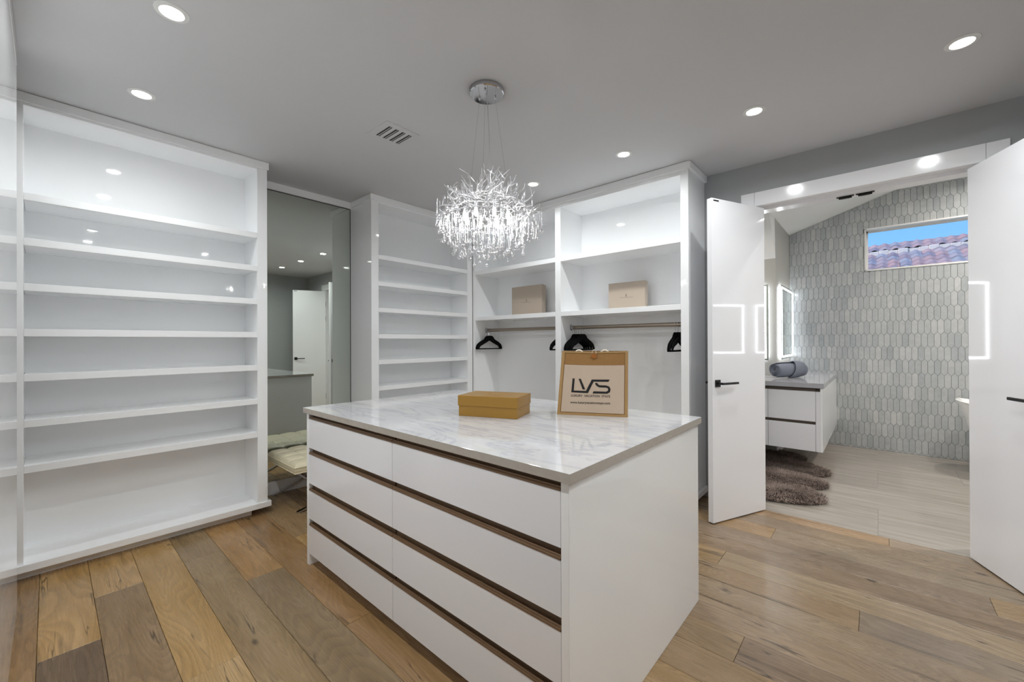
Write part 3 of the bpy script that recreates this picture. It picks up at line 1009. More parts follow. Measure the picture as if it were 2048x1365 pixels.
# gold box ----------------------------------------------------------------
ux, uy = 0.359, -0.933
g = thing('gold_shoe_box', 'gold lidded shoe box on the marble worktop left of the tote bag', 'box', (1.466, 1.688, 0.9545), math.atan2(uy, ux))
bm = bmesh.new(); bm_box(bm, 0.0, 0.334, 0.0, 0.212, 0.0, 0.098, bev=0.001); finish(bm, 'box_base', GOLD, g, world=False)
bm = bmesh.new(); bm_box(bm, -0.004, 0.338, -0.004, 0.216, 0.055, 0.110, bev=0.0015); finish(bm, 'box_lid', GOLD, g, world=False)
bm = bmesh.new(); bm_box(bm, 0.125, 0.215, 0.085, 0.125, 0.1099, 0.1104)
tag(finish(bm, 'lid_print', pmat('gold_lid_print', (150, 112, 48), rough=0.5), g, world=False), 'darker printed patch', None)

# tote bag ------------------------------------------------------------------
BL, BR = Vector((1.846, 1.307, 0)), Vector((2.007, 0.978, 0))
bw = (BR - BL).length
ang = math.atan2(BR.y - BL.y, BR.x - BL.x)
bag = thing('tote_bag', 'jute tote bag with cream canvas front panel and black lettering on the worktop', 'bag', (BL.x, BL.y, 0.9545), ang)
BH = 0.345
TOPD, BOTD, LEAN = 0.035, 0.13, 0.045


def face_pt(u, v, h):
    """u across 0..1, v up 0..1, h outward offset toward the viewer"""
    x = (u + (1 - u) * 0.062 * v + u * 0.010 * v) * bw
    bow = 0.006 * math.sin(math.pi * v) * math.sin(math.pi * u)
    y = LEAN * v - bow - h
    return (x, y, v * BH * (1.0 - 0.012 * math.sin(math.pi * u)) if v > 0.5 else v * BH)


def grid_sheet(bm, u0, u1, v0, v1, fn, nu=10, nv=10):
    V = [[bm.verts.new(fn(u0 + (u1 - u0) * i / nu, v0 + (v1 - v0) * j / nv)) for i in range(nu + 1)] for j in range(nv + 1)]
    for j in range(nv):
        for i in range(nu):
            bm.faces.new((V[j][i], V[j][i + 1], V[j + 1][i + 1], V[j + 1][i]))


def slab(bm, u0, u1, v0, v1, h0, h1, nu=8, nv=8):
    grid_sheet(bm, u0, u1, v0, v1, lambda u, v: face_pt(u, v, h1), nu, nv)
    grid_sheet(bm, u0, u1, v0, v1, lambda u, v: face_pt(u, v, h0), nu, nv)
    for (a, b_, c, d) in ((u0, v0, u1, v0), (u1, v0, u1, v1), (u1, v1, u0, v1), (u0, v1, u0, v0)):
        bm.faces.new([bm.verts.new(face_pt(a, b_, h0)), bm.verts.new(face_pt(c, d, h0)), bm.verts.new(face_pt(c, d, h1)), bm.verts.new(face_pt(a, b_, h1))])


def bag_back(u, v):
    return ((u + (1 - u) * 0.062 * v + u * 0.010 * v) * bw, LEAN * v + BOTD + (TOPD - BOTD) * v, v * BH)


bm = bmesh.new()
slab(bm, 0.0, 1.0, 0.0, 1.0, -0.001, 0.0)
grid_sheet(bm, 0, 1, 0, 1, bag_back)
for u in (0, 1):   # gussets with an inward fold
    n_ = 8
    for j in range(n_):
        v0_, v1_ = j / n_, (j + 1) / n_
        def mid(v):
            f = face_pt(u, v, 0); bk = bag_back(u, v)
            ins = (0.004 + 0.03 * v) * (1 if u == 0 else -1)
            return (f[0] + ins, (f[1] + bk[1]) / 2, v * BH)
        for P0, P1 in ((lambda v: face_pt(u, v, 0), mid), (mid, lambda v: bag_back(u, v))):
            bm.faces.new([bm.verts.new(P0(v0_)), bm.verts.new(P1(v0_)), bm.verts.new(P1(v1_)), bm.verts.new(P0(v1_))])
bm_box(bm, 0, bw, 0, BOTD, 0.0, 0.003)
bmesh.ops.remove_doubles(bm, verts=bm.verts, dist=0.0002)
finish(bm, 'bag_body', JUTE, bag, world=False, smooth=True)
bm = bmesh.new(); slab(bm, 0.045, 0.955, 0.045, 0.785, 0.0, 0.0022, 10, 10)
finish(bm, 'canvas_panel', CANVAS, bag, world=False, smooth=True)
bm = bmesh.new()
slab(bm, -0.01, 0.035, 0.0, 1.0, -0.002, 0.0035, 2, 10); slab(bm, 0.965, 1.008, 0.0, 1.0, -0.002, 0.0035, 2, 10)
slab(bm, 0.0, 1.0, 0.0, 0.035, -0.001, 0.0035, 8, 1); slab(bm, 0.0, 1.0, 0.975, 1.0, -0.002, 0.003, 8, 1)
finish(bm, 'binding', JUTE_L, bag, world=False)
# lettering, traced in the plane of the bag face
def uv_of(x, y):
    xl = 165 + (1180 - y) / 1070 * 75; xr = 1325 + (1245 - y) / 1095 * 15
    yb = 1180 + (x - 165) / 1160 * 65; yt = 110 + (x - 240) / 1100 * 40
    return (x - xl) / (xr - xl), (yb - y) / (yb - yt)


logo = [[(418, 578), (455, 580), (440, 787), (648, 798), (745, 602), (1042, 613), (1022, 650), (778, 640), (682, 836), (397, 816)],
        [(522, 585), (560, 587), (635, 772), (590, 772)],
        [(800, 660), (838, 663), (848, 690), (875, 708), (985, 714), (1035, 735), (1058, 780), (1045, 830), (1000, 853), (758, 842), (775, 806), (985, 818), (1012, 802), (1018, 782), (1008, 760), (980, 750), (872, 744), (828, 720), (805, 690)]]
bm = bmesh.new()
for poly in logo:
    q = [uv_of(*p) for p in poly]
    f = bm.faces.new([bm.verts.new((u, v, 0)) for u, v in q])
    bmesh.ops.triangulate(bm, faces=[f])
bmesh.ops.subdivide_edges(bm, edges=list(bm.edges), cuts=3, use_grid_fill=False)
bmesh.ops.triangulate(bm, faces=list(bm.faces))
for v in bm.verts:
    v.co = Vector(face_pt(v.co.x, v.co.y, 0.0031))
finish(bm, 'logo_print', INK, bag, world=False)


def text_on_bag(body, x0, x1, ybase, name, hscale=1.0, bold=0.0):
    cu = bpy.data.curves.new(name, 'FONT'); cu.body = body; cu.size = 1.0; cu.offset = bold; cu.resolution_u = 2
    ob = bpy.data.objects.new(name, cu); COL.objects.link(ob)
    dg = bpy.context.evaluated_depsgraph_get()
    me = bpy.data.meshes.new_from_object(ob.evaluated_get(dg))
    bpy.data.objects.remove(ob)
    xs = [v.co.x for v in me.vertices]
    a, b_ = min(xs), max(xs)
    u0_, v0_ = uv_of(x0, ybase); u1_, v1_ = uv_of(x1, ybase + (x1 - x0) / 1160 * 52)
    s = (u1_ - u0_) / (b_ - a)
    for v in me.vertices:
        uu = u0_ + (v.co.x - a) * s
        vv = v0_ + (v1_ - v0_) * (v.co.x - a) / (b_ - a) + v.co.y * s * bw / BH * hscale
        v.co = Vector(face_pt(uu, vv, 0.0031))
    me.materials.append(INK)
    o = bpy.data.objects.new(name, me); COL.objects.link(o); o.parent = bag
    return o


text_on_bag('LUXURY  VACATION  STAYS', 395, 1050, 886, 'lettering', 1.0, 0.012)
text_on_bag('www.luxuryvacationstays.com', 380, 1048, 1000, 'lettering', 1.05, 0.010)
# button, loop, handles
bm = bmesh.new()
c = Vector(face_pt(0.495, 0.935, 0.006))
poly = [(0.0145 * math.cos(a), 0.0145 * math.sin(a)) for a in [2 * math.pi * q / 20 for q in range(20)]]
bm_prism(bm, poly, lambda u, v, h: (c.x + u, c.y - h, c.z + v), 0.0, 0.005)
finish(bm, 'button', WOODBTN, bag, world=False)
bm = bmesh.new()
pts = []
for a in range(0, 181, 15):
    pts.append((c.x + 0.011 * math.cos(math.radians(a)), c.y + 0.0 + 0.02 * (a / 180 if False else 0.2), c.z + 0.012 + 0.022 * math.sin(math.radians(a))))
bm_tube(bm, pts, 0.0014, 6)
finish(bm, 'button_loop', ROPE, bag, world=False, smooth=True)
for u0_, u1_ in ((0.24, 0.36), (0.62, 0.74)):
    bm = bmesh.new()
    pts = []
    for j in range(0, 9):
        f_ = j / 8
        x = (u0_ + (u1_ - u0_) * f_) * bw
        pts.append((x, LEAN + TOPD * 0.6, BH - 0.016 + 0.019 * math.sin(math.pi * f_) ** 0.6))
    bm_tube(bm, pts, 0.006, 8)
    finish(bm, 'rope_handle', ROPE, bag, world=False, smooth=True)

# ================================================================== OTTOMAN
ot = thing('ottoman_stool', 'cream tufted leather stool on a crossed chrome frame in front of the mirror', 'stool', (1.6, 3.70, 0))
CX0, CX1, CY0, CY1 = 1.265, 1.90, 3.385, 4.015
ztop, zbot = 0.408, 0.322
bm = bmesh.new()
NU, NV = 40, 40
cellu, cellv = 4, 4


def cush_top(i, j):
    u, v = i / NU, j / NV
    x = CX0 + (CX1 - CX0) * u; y = CY0 + (CY1 - CY0) * v
    # tufting seams between cells and rounded rim
    su = abs(math.sin(math.pi * u * cellu)); sv = abs(math.sin(math.pi * v * cellv))
    puff = 0.014 * min(su, 1) ** 0.45 * min(sv, 1) ** 0.45
    e = min(u, 1 - u, v, 1 - v)
    rim = 0.022 * (1 - min(e / 0.06, 1)) ** 2
    return (x, y, ztop - 0.012 + puff - rim)


top = [[bm.verts.new(cush_top(i, j)) for i in range(NU + 1)] for j in range(NV + 1)]
for j in range(NV):
    for i in range(NU):
        bm.faces.new((top[j][i], top[j][i + 1], top[j + 1][i + 1], top[j + 1][i]))
rimv = [top[0][i] for i in range(NU)] + [top[j][NU] for j in range(NV)] + [top[NV][NU - i] for i in range(NU)] + [top[NV - j][0] for j in range(NV)]
cxm, cym = (CX0 + CX1) / 2, (CY0 + CY1) / 2
prev = rimv
for zz, k_ in ((ztop - 0.045, 1.010), (zbot + 0.02, 1.007), (zbot, 0.985)):
    cur = [bm.verts.new((cxm + (v.co.x - cxm) * k_, cym + (v.co.y - cym) * k_, zz)) for v in rimv]
    n_ = len(cur)
    for i in range(n_):
        bm.faces.new((prev[i], prev[(i + 1) % n_], cur[(i + 1) % n_], cur[i]))
    prev = cur
bm.faces.new(prev)
cushion = finish(bm, 'cushion', LEATHER, ot, smooth=True)
bm = bmesh.new()
for zz, k_ in ((ztop - 0.035, 1.012), (zbot + 0.006, 0.995)):
    pts = [(cxm + (x - cxm) * k_, cym + (y - cym) * k_, zz) for x, y in ((CX0, CY0), (CX1, CY0), (CX1, CY1), (CX0, CY1), (CX0, CY0))]
    bm_tube(bm, pts, 0.004, 6)
finish(bm, 'piping', LEATHER, cushion, smooth=True)
bm = bmesh.new()
for i in range(1, cellu):
    for j in range(1, cellv):
        bm_lathe(bm, [(0.0, 0.004), (0.006, 0.003), (0.009, 0.0), (0.0, -0.002)], 10, (CX0 + (CX1 - CX0) * i / cellu, CY0 + (CY1 - CY0) * j / cellv, ztop - 0.010))
bs = finish(bm, 'tufting_buttons', LEATHER, cushion, smooth=True)
bs['kind'] = 'stuff'
for ys_ in (3.44, 3.985):
    for sgn in (1, -1):
        bm = bmesh.new()
        pts = []
        for q in range(19):
            f_ = q / 18
            x = 1.30 + (1.875 - 1.30) * f_
            zz = 0.006 + 0.315 * (0.35 * f_ + 0.65 * f_ ** 2.2)
            if sgn < 0:
                x = 1.30 + 1.875 - x
            pts.append((x, zz))
        T, Wd = 0.006, 0.030
        A = []
        for q, (x, zz) in enumerate(pts):
            a_, c_ = pts[max(q - 1, 0)], pts[min(q + 1, 18)]
            d = Vector((c_[0] - a_[0], c_[1] - a_[1])).normalized(); nrm = Vector((-d.y, d.x))
            yo = 0.0
            A.append([bm.verts.new((x + nrm.x * sn * T, ys_ + yo + sy * Wd / 2, max(0.0005, zz + nrm.y * sn * T))) for sy, sn in ((-1, -1), (1, -1), (1, 1), (-1, 1))])
        for a_, c_ in zip(A, A[1:]):
            for q in range(4):
                bm.faces.new((a_[q], a_[(q + 1) % 4], c_[(q + 1) % 4], c_[q]))
        bm.faces.new(A[0]); bm.faces.new(A[-1])
        finish(bm, 'leg', CHROME, ot)
for x in (1.315, 1.855):
    box('cross_rail', CHROME, ot, x - 0.014, x + 0.014, 3.43, 3.995, 0.306, 0.316)
for y in (3.52, 3.64, 3.76, 3.88):
    box('strap', LEATHER, ot, 1.31, 1.86, y - 0.018, y + 0.018, 0.3165, 0.3195)

# ================================================================== CEILING FIXTURES
def downlight(x, y, zc, label, group, power, color=(0.96, 0.995, 1.0), r=0.041, slope=0.0):
    t = thing('recessed_light', label, 'ceiling light', (x, y, zc), 0, group)
    t.rotation_euler = (slope, 0, 0)
    bm = bmesh.new()
    bm_lathe(bm, [(r, -0.002), (r + 0.003, -0.006), (r + 0.020, -0.003), (r + 0.021, 0.0)], 32)
    finish(bm, 'trim_ring', PLASTIC, t, smooth=True, world=False)
    bm = bmesh.new()
    bm_lathe(bm, [(0, -0.0028), (r * 0.6, -0.0028), (r, -0.002)], 32)
    finish(bm, 'lens', LENS, t, world=False)
    ld = bpy.data.lights.new('downlight_lamp', 'AREA')
    ld.shape = 'DISK'; ld.size = r * 1.9; ld.energy = power; ld.color = color; ld.spread = math.radians(165)
    lo = bpy.data.objects.new('downlight_lamp', ld); COL.objects.link(lo)
    lo.parent = t; lo.location = (0, 0, -0.010)
    return t


GL = 'recessed ceiling lights in the closet'
downlight(0.352, 3.145, CEIL, 'small recessed ceiling light just above the left shelving unit', GL, P_DOWN)
downlight(0.352, 2.270, CEIL, 'large bright recessed ceiling light at the top left of the photo', GL, P_DOWN)
for y, s in ((1.40, 'third'), (0.525, 'fourth'), (-0.35, 'fifth')):
    downlight(0.352, y, CEIL, s + ' recessed ceiling light of the left row, counted from the shelving', GL, P_DOWN)
downlight(2.91, 2.320, CEIL, 'recessed ceiling light right behind the chandelier', GL, P_DOWN)
downlight(2.91, 1.437, CEIL, 'recessed ceiling light between chandelier and hanging cabinet crown corner', GL, P_DOWN)
downlight(2.91, 0.564, CEIL, 'second recessed ceiling light from the right edge of the photo', GL, P_DOWN)
downlight(2.91, -0.313, CEIL, 'large recessed ceiling light at the top right of the photo', GL, P_DOWN)
downlight(1.65, -0.15, CEIL, 'added ceiling fill light, out of view, between the island and the grey back wall', GL, P_DOWN * 1.5)  # extra lamp, added out of view to brighten the island's end panel
downlight(1.65, -0.95, CEIL, 'added ceiling fill light, out of view, closest to the grey back wall', GL, P_DOWN * 1.5)  # second added fill lamp, unseen, for the near side of the closet
GB = 'recessed ceiling lights in the bathroom'
SLA = -math.atan(SL)
downlight(4.6, -1.2, 3.216, 'recessed bathroom ceiling light near the doorway wall', GB, P_BATH, (1, 0.94, 0.87))
downlight(6.1, -1.1, 3.216, 'recessed bathroom ceiling light above the bathtub', GB, P_BATH, (1, 0.94, 0.87))
downlight(4.8, 1.5, 2.81, 'recessed bathroom ceiling light above the vanity', GB, P_BATH * 0.8, (1, 0.95, 0.88))
downlight(5.6, -2.2, 3.216, 'recessed bathroom ceiling light at the far right end', GB, P_BATH, (1, 0.95, 0.90))

# air vent
t = thing('air_vent', 'square white ceiling air vent with four slotted louvres', 'vent', (1.568, 2.477, CEIL))
bm = bmesh.new()
box('vent_plate', CEILM, t, 1.443, 1.694, 2.350, 2.603, CEIL - 0.0065, CEIL + 0.001, bev=0.001)
for i in range(4):
    xc = 1.500 + i * 0.0505
    box('vent_slot', BLACK, t, xc - 0.0125, xc + 0.0125, 2.395, 2.560, CEIL - 0.0072, CEIL - 0.0060, bev=0.0)
    box('louvre', CEILM, t, xc - 0.001, xc + 0.0025, 2.397, 2.562, CEIL - 0.0095, CEIL - 0.0073)

# ------------------------------------------------------------------ chandelier
CX, CY = 1.650, 1.650
ch = thing('chandelier', 'silver twig chandelier with hanging clear glass drops over the island', 'chandelier', (CX, CY, CEIL))
bm = bmesh.new()
bm_lathe(bm, [(0.0, 0.0), (0.095, 0.0), (0.098, -0.004), (0.098, -0.024), (0.094, -0.028), (0.0, -0.028)], 48)
can = finish(bm, 'canopy', CHROME, ch, smooth=True, world=False)
cab_pts = []
for a in (100, 215, 330):
    ca, sa = math.cos(math.radians(a)), math.sin(math.radians(a))
    bm = bmesh.new()
    bm_lathe(bm, [(0.0, -0.028), (0.006, -0.028), (0.006, -0.036), (0.002, -0.044), (0.0, -0.044)], 10, (0.05 * ca, 0.05 * sa, 0))
    finish(bm, 'cable_grip', CHROME, can, smooth=True, world=False)
    bm = bmesh.new()
    bm_tube(bm, [(0.05 * ca, 0.05 * sa, -0.04), (0.13 * ca, 0.13 * sa, -0.60)], 0.0009, 5)
    finish(bm, 'suspension_cable', CHROME, ch, world=False)
bm = bmesh.new()
pts = [(0.0, 0.0, -0.028)]
for q in range(1, 11):
    f_ = q / 10
    pts.append((0.012 * math.sin(f_ * 3.0), -0.01 * math.sin(f_ * 2.2), -0.028 - 0.60 * f_))
bm_tube(bm, pts, 0.0022, 6)
finish(bm, 'power_cord', pmat('clear_cord', (200, 200, 202), rough=0.2), ch, smooth=True, world=False)
# hoop frame
bm = bmesh.new()
for rr, zz in ((0.13, -0.62), (0.22, -0.67), (0.245, -0.74)):
    pts = [(rr * math.cos(a), rr * math.sin(a), zz) for a in [2 * math.pi * q / 28 for q in range(29)]]
    bm_tube(bm, pts, 0.003, 6, cap=False)
for a in range(0, 360, 60):
    ca, sa = math.cos(math.radians(a)), math.sin(math.radians(a))
    bm_tube(bm, [(0.02 * ca, 0.02 * sa, -0.63), (0.13 * ca, 0.13 * sa, -0.62), (0.22 * ca, 0.22 * sa, -0.67), (0.245 * ca, 0.245 * sa, -0.74)], 0.003, 6)
finish(bm, 'frame', SILVER, ch, smooth=True, world=False)


def twig(bm, p, d, L_, r_, depth):
    n_ = 5
    pts = [p]; rad = [r_]
    for q in range(n_):
        d = (d + Vector((random.uniform(-.28, .28), random.uniform(-.28, .28), random.uniform(-.14, .22)))).normalized()
        p = p + d * L_ / n_
        pts.append(p); rad.append(r_ * (1 - 0.55 * (q + 1) / n_))
        if depth and q in (1, 3):
            d2 = (d + Vector((random.uniform(-.9, .9), random.uniform(-.9, .9), random.uniform(-.2, .6)))).normalized()
            twig(bm, p, d2, L_ * 0.42, r_ * 0.65, depth - 1)
    bm_tube(bm, pts, rad, 5)


for i in range(112):
    a = 2 * math.pi * i / 112 * 9 + random.uniform(-0.2, 0.2)
    lvl = i % 4
    r_ = (0.07, 0.13, 0.185, 0.225)[lvl] + random.uniform(-0.025, 0.025)
    zz = (-0.615, -0.64, -0.665, -0.71)[lvl] + random.uniform(-0.03, 0.03)
    p = Vector((r_ * math.cos(a), r_ * math.sin(a), zz))
    rad = Vector((math.cos(a), math.sin(a), 0)); tan = Vector((-math.sin(a), math.cos(a), 0))
    upw = (0.55, 0.45, 0.1, -0.1)[lvl] + random.uniform(-0.45, 0.45)
    d = (rad * (0.3, 0.35, 0.40, 0.30)[lvl] + tan * random.uniform(-1, 1) * 0.9 + Vector((0, 0, upw))).normalized()
    bm = bmesh.new()
    twig(bm, p, d, random.uniform(0.09, 0.145), 0.0038, 1)
    finish(bm, 'twig', SILVER, ch, smooth=True, world=False)

drop_meshes = []
for Ld in (0.09, 0.13, 0.17):
    bm = bmesh.new()
    R_ = 0.0115
    prof = [(0.0, 0.0), (0.0022, -0.002), (0.0026, -0.012), (0.0019, -0.02), (0.0017, -Ld * 0.5), (0.0026, -Ld + 0.026)]
    for q in range(0, 9):
        a = math.radians(62 - q * (152 / 8))
        prof.append((R_ * math.cos(a), -Ld + R_ * math.sin(a)))
    prof.append((0.0, -Ld - R_))
    bm_lathe(bm, prof, 10)
    o = finish(bm, 'glass_drop', DROP, ch, smooth=True, world=False)
    drop_meshes.append(o)
nd = 0
first = list(drop_meshes)
ringspec = [(0.300, 20, -0.655, 0.03), (0.265, 34, -0.68, 0.05), (0.225, 40, -0.715, 0.06), (0.18, 36, -0.74, 0.07), (0.13, 30, -0.76, 0.07), (0.07, 18, -0.77, 0.07)]
for rr, n_, zz, dz in ringspec:
    for q in range(n_):
        a = 2 * math.pi * (q + random.uniform(-.35, .35)) / n_
        r_ = rr + random.uniform(-0.022, 0.022)
        src = first[random.choice((0, 1, 1, 2))]
        o = src if src in drop_meshes and nd < 0 else src.copy()
        COL.objects.link(o)
        o.parent = ch
        o.location = (r_ * math.cos(a), r_ * math.sin(a), zz + random.uniform(-dz, dz))
        nd += 1
for i, o in enumerate(first):
    a = 2.1 * i + 0.4
    o.location = (0.18 * math.cos(a), 0.18 * math.sin(a), -0.76 - 0.01 * i)
for i in range(8):
    a = 2 * math.pi * i / 8 + 0.3
    x, y = 0.13 * math.cos(a), 0.13 * math.sin(a)
    bm = bmesh.new()
    bm_lathe(bm, [(0, -0.705), (0.006, -0.708), (0.009, -0.72), (0.009, -0.742), (0.006, -0.750), (0, -0.753)], 12, (x, y, 0))
    b_ = finish(bm, 'bulb', BULB, ch, smooth=True, world=False)
    bm = bmesh.new()
    bm_lathe(bm, [(0, -0.675), (0.0085, -0.675), (0.0085, -0.706), (0, -0.706)], 12, (x, y, 0))
    finish(bm, 'socket', SILVER, b_, smooth=True, world=False)

# ================================================================== BATHROOM THINGS
BRONZE_V = pmat('dark_bronze_channel', (78, 68, 60), rough=0.45, metal=0.2)
van = thing('bathroom_vanity', 'white floating bathroom vanity with two drawers seen through the doorway', 'vanity', (5.5, 1.0, 0.27))
VF, VY = 4.935, 0.392
box('side_panel', GLOSS, van, VF, 6.78, VY, VY + 0.019, 0.273, 0.888)
bm = bmesh.new()
bm_box(bm, VF + 0.02, 5.73, VY + 0.02, 2.38, 0.274, 0.86); bm_box(bm, 5.73, 6.78, VY + 0.02, 0.89, 0.274, 0.86)
finish(bm, 'carcass', GLOSS_FRONT, van)
box('filler_panel', GLOSS_FRONT, van, VF, VF + 0.019, VY + 0.0195, 0.446, 0.273, 0.856)
for ya, yb in ((0.449, 0.844), (0.847, 1.42), (1.423, 2.0)):
    for za, zb in ((0.273, 0.534), (0.563, 0.856)):
        d = box('drawer', GLOSS_FRONT, van, VF, VF + 0.019, ya, yb, za, zb, bev=0.001)
        bm = bmesh.new(); bm_box(bm, VF + 0.004, VF + 0.019, ya, yb, zb + 0.001, zb + 0.028)
        finish(bm, 'pull_channel', BRONZE_V, d)
bm = bmesh.new()
for a, b_ in ((VY + 0.0205, 2.0),):
    bm_box(bm, VF + 0.022, VF + 0.03, a, b_, 0.857, 0.8895)
bm_box(bm, VF + 0.002, VF + 0.006, VY + 0.0205, 0.447, 0.8565, 0.868)
finish(bm, 'pull_channel', BRONZE_V, van)
bm = bmesh.new()
bm_prism(bm, [(4.924, 0.380), (6.782, 0.380), (6.782, 0.896), (5.737, 0.896), (5.737, 2.39), (4.924, 2.39)], lambda u, v, h: (u, v, h), 0.891, 0.937)
tag(finish(bm, 'vanity_worktop', VANTOP), 'grey stone worktop on the floating bathroom vanity', 'worktop')


def led_mirror(x0, x1, y0, y1, z0, z1, axis, label, group='backlit bathroom mirrors'):
    """axis 'y' : on a wall whose normal is +-y ; axis 'x': normal is -x. (x0,x1) / (y0,y1) extents"""
    t = thing('backlit_mirror', label, 'mirror', ((x0 + x1) / 2, (y0 + y1) / 2, z0), 0, group)
    s = 0.012; bnd = 0.022; rim = 0.022
    if axis == 'x':
        fx = x0
        def B(a0, a1, c0, c1, d0, d1): return (fx + d0, fx + d1, a0, a1, c0, c1)
        A0, A1 = y0, y1
    elif axis == 'y-':      # front faces -y, wall at larger y
        def B(a0, a1, c0, c1, d0, d1): return (a0, a1, y0 + d0, y0 + d1, c0, c1)
        A0, A1 = x0, x1
    else:                   # front faces +y
        def B(a0, a1, c0, c1, d0, d1): return (a0, a1, y1 - d1, y1 - d0, c0, c1)
        A0, A1 = x0, x1
    # glass centre
    box('mirror_glass', MIRROR, t, *B(A0 + rim + bnd, A1 - rim - bnd, z0 + rim + bnd, z1 - rim - bnd, 0.0, 0.006))
    bm = bmesh.new()
    for q in ((A0 + rim, A0 + rim + bnd, z0 + rim, z1 - rim), (A1 - rim - bnd, A1 - rim, z0 + rim, z1 - rim),
              (A0 + rim + bnd, A1 - rim - bnd, z0 + rim, z0 + rim + bnd), (A0 + rim + bnd, A1 - rim - bnd, z1 - rim - bnd, z1 - rim)):
        bm_box(bm, *B(q[0], q[1], q[2], q[3], 0.0, 0.006))
    finish(bm, 'light_band', LEDM, t)
    bm = bmesh.new()
    for q in ((A0, A0 + rim, z0, z1), (A1 - rim, A1, z0, z1), (A0 + rim, A1 - rim, z0, z0 + rim), (A0 + rim, A1 - rim, z1 - rim, z1)):
        bm_box(bm, *B(q[0], q[1], q[2], q[3], 0.0, 0.006))
    finish(bm, 'mirror_border', MIRROR, t)
    bm = bmesh.new()
    bm_box(bm, *B(A0 + 0.02, A1 - 0.02, z0 + 0.02, z1 - 0.02, 0.0065, 0.033))
    finish(bm, 'back_box', LEDM, t)
    return t


led_mirror(5.915, 6.765, 0.863, 0.898, 1.125, 2.038, 'y-', 'backlit mirror beside the tiled wall above the vanity')
led_mirror(5.705, 5.74, 0.968, 1.52, 1.12, 2.028, 'x', 'backlit mirror on the grey alcove wall half hidden by the left door')
led_mirror(5.705, 5.74, 1.66, 2.21, 1.12, 2.028, 'x', 'backlit alcove mirror hidden behind the left door, seen as reflection')
led_mirror(4.70, 5.68, -2.8, -2.765, 1.13, 1.97, 'y+', 'left backlit mirror on the opposite bathroom wall, seen as reflection')
led_mirror(5.84, 6.60, -2.8, -2.765, 1.13, 1.97, 'y+', 'right backlit mirror on the opposite bathroom wall, seen as reflection')

# towel roll
tw = thing('rolled_towel', 'rolled slate grey towel on the bathroom vanity worktop', 'towel', (5.62, 0.83, 0.9375))
ax0, ax1 = Vector((5.36, 0.855, 0)), Vector((5.70, 0.630, 0))
dv = (ax1 - ax0); Lt = dv.length; dv.normalize(); nv = Vector((-dv.y, dv.x, 0))
bm = bmesh.new()
NS = 150; turns = 4.2; NW = 12
ringsv = []
for j in range(NW + 1):
    f_ = j / NW
    bulge = 1.0 - 0.16 * abs(2 * f_ - 1) ** 4
    row = []
    for i in range(NS + 1):
        a = i / NS * turns * 2 * math.pi
        r_ = (0.010 + 0.080 * (i / NS)) * bulge + 0.0025 * math.sin(a * 3 + f_ * 7)
        ends = 0.0
        tele = 0.006 * (i / NS) * (1 if f_ > 0.5 else -1) * -abs(2 * f_ - 1) ** 6
        c_ = ax0 + dv * (Lt * f_ + tele)
        row.append(bm.verts.new(c_ + nv * (r_ * math.cos(a)) + Vector((0, 0, 0.9375 + 0.0875 + r_ * math.sin(a)))))
    ringsv.append(row)
for j in range(NW):
    for i in range(NS):
        bm.faces.new((ringsv[j][i], ringsv[j][i + 1], ringsv[j + 1][i + 1], ringsv[j + 1][i]))
for v in bm.verts:
    if v.co.z < 0.9385: v.co.z = 0.9385
o = finish(bm, 'towel_roll', TOWEL, tw, smooth=True)
md = o.modifiers.new('thick', 'SOLIDIFY'); md.thickness = 0.006
bm = bmesh.new()   # wrapped diagonal band of the towel's outer fold
NB = 26
prevr = None
for i in range(NB + 1):
    a = math.radians(-70 + 250 * i / NB)
    f0 = 0.50 + 0.45 * (i / NB) ** 1.2 - 0.14; f1 = f0 + 0.36
    cur = []
    for f_, rr in ((f0, 0.096), (f0 + 0.01, 0.100), ((f0 + f1) / 2, 0.101), (min(f1, 0.99), 0.092)):
        f_ = min(f_, 0.99)
        c_ = ax0 + dv * (Lt * f_)
        r2 = rr * (1.0 - 0.16 * abs(2 * f_ - 1) ** 4)
        cur.append(bm.verts.new(c_ - nv * (r2 * math.cos(a)) + Vector((0, 0, max(0.939, 0.9375 + 0.0875 + r2 * math.sin(a))))))
    if prevr:
        for q in range(3):
            bm.faces.new((prevr[q], prevr[q + 1], cur[q + 1], cur[q]))
    prevr = cur
o = finish(bm, 'towel_fold', TOWEL, tw, smooth=True)
md = o.modifiers.new('thick', 'SOLIDIFY'); md.thickness = 0.008

# fur rug ---------------------------------------------------------------
rug = thing('fur_rug', 'brown sheepskin fur rug with scalloped edge on the bathroom floor', 'rug', (4.8, 0.8, 0))


def rug_inside(x, y):
    """signed-ish distance inside: union of ellipses"""
    best = -1
    for cx_, cy_, ax_, ay_ in ((4.30, 0.86, 0.30, 0.55), (4.74, 0.86, 0.30, 0.53), (5.20, 0.86, 0.30, 0.52), (5.62, 1.02, 0.26, 0.44), (4.1, 1.1, 0.25, 0.4), (4.9, 1.1, 0.9, 0.36)):
        v = 1 - math.sqrt(((x - cx_) / ax_) ** 2 + ((y - cy_) / ay_) ** 2)
        v *= min(ax_, ay_)
        best = max(best, v)
    return best


